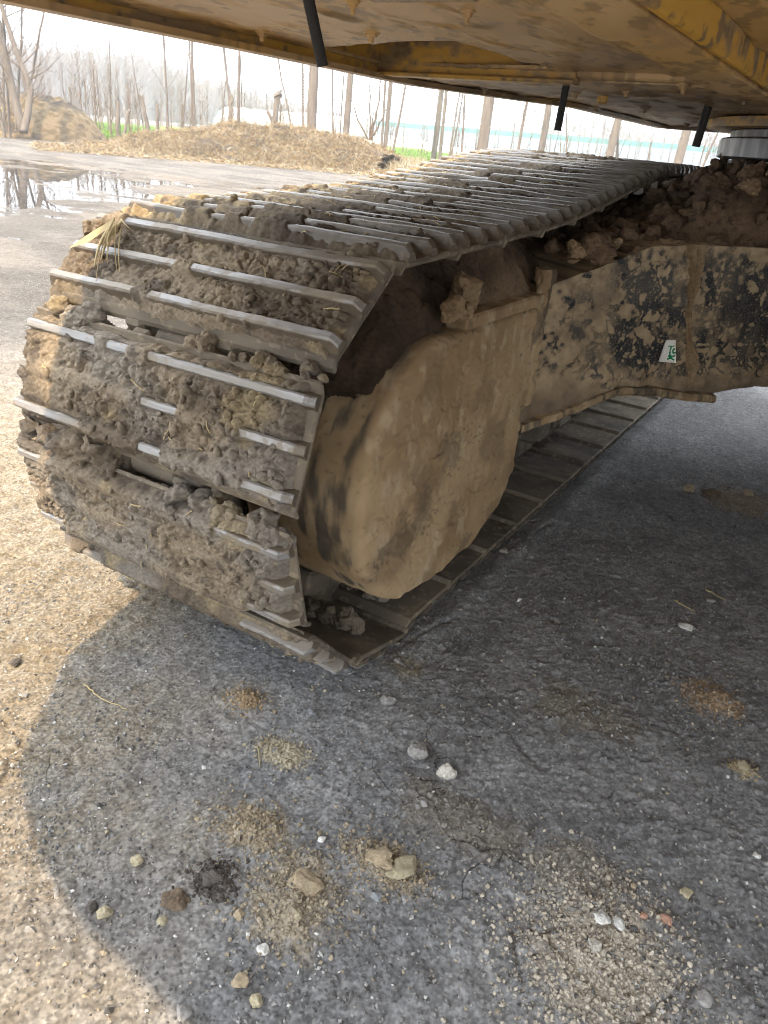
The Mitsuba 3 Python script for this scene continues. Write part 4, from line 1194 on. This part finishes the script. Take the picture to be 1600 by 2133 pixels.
# green field, far ground strip
fp = [polar(px, D, 0.03) for px, D in ((150, 34), (330, 33), (500, 36), (760, 36), (900, 30), (1100, 34), (1300, 34), (1500, 120), (1300, 150), (900, 150), (500, 130), (150, 80))]
fm = trimesh.creation.triangulate_polygon(sg.Polygon([p_[:2] for p_ in fp]), engine="earcut")
fv, ff = trimesh.remesh.subdivide_to_size(np.c_[fm[0], np.full(len(fm[0]), 0.05)], fm[1], 4.0)
fv = fv.copy()
fv[:, 2] = 0.05
add("green_field", M(fv, ff), "mat_field", "green field of young crop behind the bank", kind="structure", smooth=True)
gpx = np.concatenate([g.uniform(160, 330, 9000), g.uniform(820, 1000, 12000)])
gD = 33 + 45 * g.random(len(gpx)) ** 2
gb = np.array([polar(a, b, 0.03) for a, b in zip(gpx, gD)])
bm, bc = blades(gb, 0.34, 0.012, 25, lean=0.25, pal_=np.array([[0.11, 0.21, 0.04], [0.15, 0.26, 0.06], [0.09, 0.17, 0.035], [0.2, 0.27, 0.08]]))
add("crop_grass", bm, "mat_vertex", "bright green blades of crop along the near edge of the field", "grass", kind="stuff", color=bc)


def stem(p0, h, r, lean=(0, 0), wig=0.04, seed=0, n=14, sides=7):
    g_ = np.random.default_rng(seed)
    t = np.linspace(0, 1, n)
    o = np.cumsum(g_.normal(0, wig / math.sqrt(n), (n, 2)), 0) * h * 0.3
    q = np.c_[p0[0] + lean[0] * h * t + o[:, 0] * t, p0[1] + lean[1] * h * t + o[:, 1] * t, p0[2] + h * t]
    return q, r * (1 - 0.55 * t)


SIDE = np.array([math.cos(-0.56), -math.sin(-0.56)])   # horizontal direction across the view


def bare_tree(key, px, D, h, r, label, cat_, group=None, lean=0.0, seed=0, branches=14, z0=-0.1, bstart=0.35, blen=0.18, mt="mat_wood", forks=()):
    k = name(key)
    p0 = polar(px, D, z0)
    g_ = np.random.default_rng(seed + 900)
    q, rad = stem(p0, h, r, SIDE * lean, seed=seed, wig=0.05)
    trunk = [tube(q, rad, 9)]
    twigs = []
    for i in range(branches):
        t = g_.uniform(bstart, 0.98)
        j = t * (len(q) - 1)
        b = q[int(j)] + (q[min(int(j) + 1, len(q) - 1)] - q[int(j)]) * (j % 1)
        a = g_.uniform(0, 2 * np.pi)
        up = g_.uniform(0.5, 1.4)
        dv = np.array([math.cos(a), math.sin(a), up])
        dv /= np.linalg.norm(dv)
        L = h * blen * g_.uniform(0.5, 1.3) * (1.15 - t * 0.6)
        tt_ = np.linspace(0, 1, 6)[:, None]
        bq = b + dv * L * tt_ + np.array([0, 0, 0.25]) * L * tt_ ** 2 + g_.normal(0, 0.02, (6, 3)) * L
        twigs.append(tube(bq, r * 0.26 * (1 - t * 0.6) * (1 - 0.75 * tt_[:, 0]), 5, cap=False))
        for _ in range(6):
            c0 = bq[g_.integers(2, 6)]
            d2 = dv + g_.normal(0, 0.5, 3)
            d2 /= np.linalg.norm(d2)
            twigs.append(tube(np.array([c0, c0 + d2 * L * 0.22, c0 + (d2 + (0, 0, 0.2)) * L * 0.45]), [r * 0.09, r * 0.06, r * 0.03], 4, cap=False))
    if group is None:
        tag(k, label, cat_)
    else:
        tag(k, label, cat_, group)
    scene[k + "__trunk"] = mikit.ply(cat(trunk), mt, smooth=True)
    if twigs:
        scene[k + "__crown"] = mikit.ply(cat(twigs), "mat_twig", smooth=True)
    return k


TREES = [  # px, distance, height, radius, lean, label
    (648, 26.5, 11, 0.165, 0.0, "thick grey trunk with a side branch, on the bank by the first hanging hose"),
    (719, 30, 11, 0.125, 0.02, "straight grey trunk, second thick one right of the first hanging hose"),
    (804, 34, 10, 0.10, 0.01, "slim dark trunk just right of the bent shrub"),
    (906, 37, 11, 0.135, 0.03, "trunk standing in the green field, left of the broad one"),
    (1003, 24, 11, 0.165, 0.03, "broadest grey trunk, rising behind the highest shoes of the track"),
    (1127, 32, 11, 0.13, 0.02, "grey trunk left of the second hanging hose"),
    (1268, 29, 11, 0.135, 0.04, "grey trunk between the second hose and the third"),
    (1408, 26, 11, 0.14, 0.06, "grey trunk rightmost, just left of the third hanging hose"),
]
for i, (px, D, h, r, ln, lab) in enumerate(TREES):
    bare_tree("bare_tree", px, D, h, r, lab + ", bare", "tree", lean=ln, seed=i, branches=16, bstart=0.3, blen=0.16)
SAP = [(349, 31, 8, 0.045, .0), (401, 30, 9, 0.03, 0.0), (405, 30.4, 9, 0.055, 0.0), (490, 31, 8, 0.05, -0.12), (494, 31.2, 8, 0.055, 0.01), (503, 31.5, 3.2, 0.03, 0.0), (633, 29, 7, 0.04, -0.03), (697, 30, 8, 0.035, -0.04),
       (708, 31, 8, 0.03, 0.0), (796, 33, 8, 0.055, 0.0), (816, 28, 6, 0.045, 0.12), (919, 36, 8, 0.08, 0.01), (938, 33, 3.4, 0.05, 0.05), (941, 33.5, 4, 0.04, 0.08), (966, 31, 3.3, 0.05, -0.06), (1079, 31, 6, 0.06, 0.03), (621, 29, 3.6, 0.04, -0.24),
       (226, 34, 3.4, 0.04, 0.05), (300, 33, 3.0, 0.03, -0.1), (455, 33, 3.0, 0.03, 0.1), (375, 32, 3.2, 0.04, 0.1), (1300, 30, 5, 0.05, -0.2), (1450, 27, 4, 0.04, 0.25), (1190, 33, 4, 0.03, -0.2)]
SAPL = ["left of the twin pair near the middle of the left yard view", "slimmer of the close pair above the grass bank", "thicker of the close pair above the grass bank", "bent leftward, of the pair above the bank crest", "upright, of the pair above the bank crest",
        "short, right of the bent and upright pair", "left of the thick trunk by the first hose", "slanting a little left between the two thick grey trunks", "very slim, touching the second thick grey trunk", "dark, just left of the slim dark trunk", "leaning right, right of the slim dark trunk",
        "hugging the trunk in the green field", "short, first in the green field", "short, second in the green field leaning right", "short, leaning left before the broadest trunk", "right of the broadest grey trunk", "slanting strongly left before the thick trunk",
        "short, left in the gap of green field", "leaning left in the gap of green field", "short, left of the bent pair", "short, right of the dark forked stump", "leaning left, right of the second hose", "leaning right by the slewing ring", "left of the second hose"]
for i, (px, D, h, r, ln) in enumerate(SAP):
    bare_tree("sapling", px, D, h, r, "thin leafless sapling " + SAPL[i], "sapling", "thin saplings behind the bank", lean=ln, seed=40 + i, branches=9, bstart=0.2, blen=0.13)
# leaning pair at the left
for (a, b, c, r, lab) in (((40, 27.5, 0.25), (14, 27.8, 2.9), (-8, 28, 5.5), 0.115, "thicker leaning trunk of the crossed pair at the left edge"),):
    pts_ = np.array([polar(40, 27.5, 0.2), polar(26, 27.7, 1.5), polar(13, 27.8, 3.1), polar(2, 28, 4.2), polar(-4, 28, 7)])
    k = name("leaning_tree")
    tag(k, lab, "tree")
    t = np.linspace(0, 4, 24)
    q = np.stack([np.interp(t, range(5), pts_[:, i]) for i in range(3)], 1)
    scene[k + "__trunk"] = mikit.ply(tube(q, np.linspace(0.13, 0.07, 24), 10), "mat_wood", smooth=True)
    pts_ = np.array([polar(42, 27.0, 0.2), polar(56, 27.1, 0.75), polar(67, 27.2, 1.35), polar(48, 27.3, 2.1), polar(26, 27.4, 3.3), polar(10, 27.5, 4.4)])
    k = name("leaning_tree")
    tag(k, "thinner kinked trunk of the crossed pair at the left edge", "tree")
    t = np.linspace(0, 5, 30)
    q = np.stack([np.interp(t, range(6), pts_[:, i]) for i in range(3)], 1)
    scene[k + "__trunk"] = mikit.ply(tube(q, np.linspace(0.11, 0.045, 30), 10), "mat_wood", smooth=True)
    tw = []
    g_ = np.random.default_rng(61)
    for i in range(26):
        b = q[g_.integers(8, 30)]
        dv = np.array([*(SIDE * g_.normal(0.5, 0.6)), g_.uniform(0.2, 1.0)])
        L = g_.uniform(0.4, 1.1)
        tw.append(tube(np.array([b, b + dv * L * 0.5, b + dv * L + (0, 0, 0.15)]), [0.018, 0.012, 0.005], 5, cap=False))
    scene[k + "__crown"] = mikit.ply(cat(tw), "mat_twig", smooth=True)
for i, px in enumerate((3, 12, 22, -6, 30)):
    bare_tree("multi_stem_shrub", px, 27.5 + i * 0.4, 3.6 + 0.3 * i, 0.045, ("first", "second", "fourth", "outermost", "fifth")[i] + " leafless shrub stem from the left edge, in the thicket", "shrub", "shrub stems in the left thicket", lean=(-0.1, 0.05, 0.2, 0.12, 0.35)[i], seed=80 + i, branches=22, bstart=0.15, blen=0.22)
STUMPS = [(146, 30, 1.55, 0.05, 0.02, "short dark post stump right of the dirt mound"), (242, 28.5, 1.25, 0.06, 0.04, "dark pruned stump, left of the slanting pale one"), (248, 28, 1.05, 0.055, 0.35, "pale slanting stump beside the dark pruned one"),
          (307, 28, 1.45, 0.075, -0.1, "dark forked stump in the gap of green field"), (318, 29, 1.3, 0.06, 0.2, "greyish leaning stump right of the dark forked one"), (475, 27, 1.7, 0.08, 0.1, "pale cut stump on the crest left of the knobbed one")]
for i, (px, D, h, r, ln, lab) in enumerate(STUMPS):
    k = name("pruned_stump")
    tag(k, lab, "stump")
    q, rad = stem(polar(px, D, 0.0), h, r, SIDE * ln, wig=0.25, seed=150 + i)
    ms = [tube(q, r * (1 - 0.25 * np.linspace(0, 1, 14)), 9)]
    if i == 3:
        b = q[8]
        ms.append(tube(np.array([b, b + (*(SIDE * -0.05), 0.25), b + (*(SIDE * -0.03), 0.5)]), [0.045, 0.04, 0.03], 7))
    scene[k + "__trunk"] = mikit.ply(cat(ms), "mat_wood", smooth=True)
k = name("pruned_stump")
tag(k, "knobbed pollard stump with a side arm, on the crest of the bank", "stump")
p0 = polar(571, 25.5, 0.9)
s3 = np.array([*SIDE, 0])
up3 = np.array([0, 0, 1.0])
kn = clod(0.13, 611, sub=3, rough=0.6, flat=0.8)
kn.apply_translation(p0 + s3 * 0.08 + up3 * 0.86)
scene[k + "__trunk"] = mikit.ply(cat([tube([p0, p0 + up3 * 0.4 + s3 * 0.03, p0 + up3 * 0.85 + s3 * 0.08], [0.1, 0.075, 0.09], 9), kn, tube([p0 + up3 * 0.8 + s3 * 0.05, p0 + up3 * 1.0 + s3 * 0.2], [0.05, 0.03], 7),
                                      tube([p0 + up3 * 0.05, p0 + up3 * 0.28 - s3 * 0.12, p0 + up3 * 0.42 - s3 * 0.2], [0.06, 0.05, 0.05], 7)]), "mat_wood", smooth=True)
# Y-shaped shrub right of the bank middle
pts_ = polar(772, 26, 0.8)
ms = []
for dx, hgt in ((-0.75, 1.25), (-0.15, 1.6), (0.25, 1.9), (0.5, 1.1), (0.05, 0.8)):
    t = np.linspace(0, 1, 8)[:, None]
    ms.append(tube(pts_ + s3 * dx * t ** 0.8 + up3 * hgt * t + np.random.default_rng(int(hgt * 100)).normal(0, 0.02, (8, 3)), 0.035 * (1 - 0.7 * t[:, 0]), 6))
add("forked_shrub", cat(ms), "mat_twig", "bare shrub forking into a wide V at the right end of the bank", "shrub", smooth=True)

# brush and far woods
def brush(pxs, D0, D1, hfun, n, seed, rad, nb, mt, key, lab, catg, spread=0.35):
    g_ = np.random.default_rng(seed)
    vs, fs, off = [], [], 0
    for i in range(n):
        px = g_.uniform(*pxs)
        D = g_.uniform(D0, D1)
        h = hfun(px) * g_.uniform(0.75, 1.08)
        p = polar(px, D, 0.0)
        segs = [(p, p + (g_.normal(0, 0.05 * h), g_.normal(0, 0.05 * h), h), rad)]
        for _ in range(nb):
            t = g_.uniform(0.15, 0.95)
            b = segs[0][0] + (segs[0][1] - segs[0][0]) * t
            L = h * spread * g_.uniform(0.4, 1.1) * (1.1 - t)
            dv = np.array([g_.normal(0, 0.45), g_.normal(0, 0.45), 1.0])
            segs.append((b, b + dv * L, rad * 0.4))
        A = np.array([s[0] for s in segs])
        B = np.array([s[1] for s in segs])
        R_ = np.array([s[2] for s in segs])[:, None]
        dd = B - A
        s1 = np.cross(dd, [0.3, 0.2, 0.1])
        s1 /= np.linalg.norm(s1, axis=1, keepdims=True)
        s2_ = np.cross(dd, s1)
        s2_ /= np.linalg.norm(s2_, axis=1, keepdims=True)
        q = np.stack([A + s1 * R_, A - 0.5 * s1 * R_ + 0.87 * s2_ * R_, A - 0.5 * s1 * R_ - 0.87 * s2_ * R_, B], 1).reshape(-1, 3)
        f_ = (np.array([[0, 1, 3], [1, 2, 3], [2, 0, 3]])[None] + (np.arange(len(A)) * 4)[:, None, None]).reshape(-1, 3) + off
        vs.append(q)
        fs.append(f_)
        off += len(q)
    add(key, M(np.vstack(vs), np.vstack(fs)), mt, lab, catg, kind="stuff")


brush((-40, 640), 31, 46, lambda px: np.interp(px, [0, 150, 300, 640], [4.2, 3.6, 3.0, 2.4]), 150, 31, 0.022, 16, "mat_twig", "brushwood", "tangle of thin leafless brushwood behind the bank", "brush")
brush((640, 1500), 36, 60, lambda px: 3.4, 90, 34, 0.025, 12, "mat_twig", "bare_undergrowth", "sparse leafless undergrowth in front of the long blue wall", "undergrowth")
brush((-60, 740), 220, 300, lambda px: np.interp(px, [-60, 60, 250, 330, 420, 520, 600, 740], [13, 15, 16.5, 15.5, 12, 9.5, 7.5, 5.5]), 1500, 32, 0.34, 34, "mat_twig", "woods", "hazy blue-grey belt of bare woods on the skyline", "woods", spread=0.45)
brush((1000, 1560), 260, 300, lambda px: np.interp(px, [1000, 1150, 1560], [7, 11, 13]), 320, 33, 0.28, 26, "mat_twig", "distant_trees", "faint far trees above the long blue wall", "trees", spread=0.4)


def far_box(p, q, z0, z1, th_):
    p, q = np.array(p[:2]), np.array(q[:2])
    d_ = (q - p) / np.linalg.norm(q - p)
    n_ = np.array([-d_[1], d_[0]])
    c = [p, q, q + n_ * th_, p + n_ * th_]
    v_ = np.array([[*a, zz] for zz in (z0, z1) for a in c])
    return trimesh.convex.convex_hull(v_)


k = "long_wall"
tag(k, "long pale blue wall topped by a teal band beyond the field", "wall")
a0, a1 = polar(690, 215), polar(1620, 175)
NP = 34
for i in range(NP):
    p, q = a0 + (a1 - a0) * i / NP, a0 + (a1 - a0) * (i + 0.965) / NP
    scene[name(k + "__panel")] = mikit.ply(far_box(p, q, -0.2, 3.3, 0.3), "mat_shed", smooth=False)
scene[k + "__teal_band"] = mikit.ply(far_box(a0, a1, 3.3, 4.3, 0.5), "mat_teal", smooth=False)
for i in range(NP + 1):
    p = a0 + (a1 - a0) * (i - 0.02) / NP
    scene[name(k + "__post")] = mikit.ply(far_box(p, p + (a1 - a0) / NP * 0.02, -0.2, 3.3, 0.6), "mat_paper", smooth=False)


def tunnel(pa, pb, r, hgt, lab):
    p, q = np.array(pa), np.array(pb)
    d_ = (q - p) / np.linalg.norm(q - p)
    n_ = np.array([-d_[1], d_[0], 0])
    a = np.linspace(0, np.pi, 14)
    t = np.linspace(0, 1, 24)
    v_ = p + (q - p) * t[:, None, None] + n_ * (r * np.cos(a))[None, :, None] + np.array([0, 0, 1.0]) * (hgt * np.sin(a))[None, :, None] * (1 + 0.05 * np.sin(t * 60))[:, None, None]
    m_ = M(v_.reshape(-1, 3), np.vstack([gridfaces(24, 14), [[0, j, j + 1] for j in range(1, 13)], [[23 * 14, 23 * 14 + j + 1, 23 * 14 + j] for j in range(1, 13)]]))
    add(name("plastic_tunnel"), m_, "mat_white", lab, "tunnel", smooth=True)


tunnel(polar(470, 120), polar(770, 112), 4.0, 2.9, "long white plastic tunnel seen above the crest of the bank")
tunnel(polar(790, 105), polar(862, 98), 2.5, 1.1, "short white plastic tunnel at the left of the blue wall")
tunnel(polar(915, 80), polar(985, 74), 1.5, 0.6, "low white plastic tunnel at the edge of the green field")

# ------------------------------------------------------------------ air
scene["haze"] = {"type": "cube", "to_world": T().translate([-60, 320, 48]).scale([420, 440, 52]), "bsdf": {"type": "null"}, "interior": {"type": "ref", "id": "air"}}
tag("haze", "thin pale haze filling the air over the yard and fields", "haze", kind="stuff")
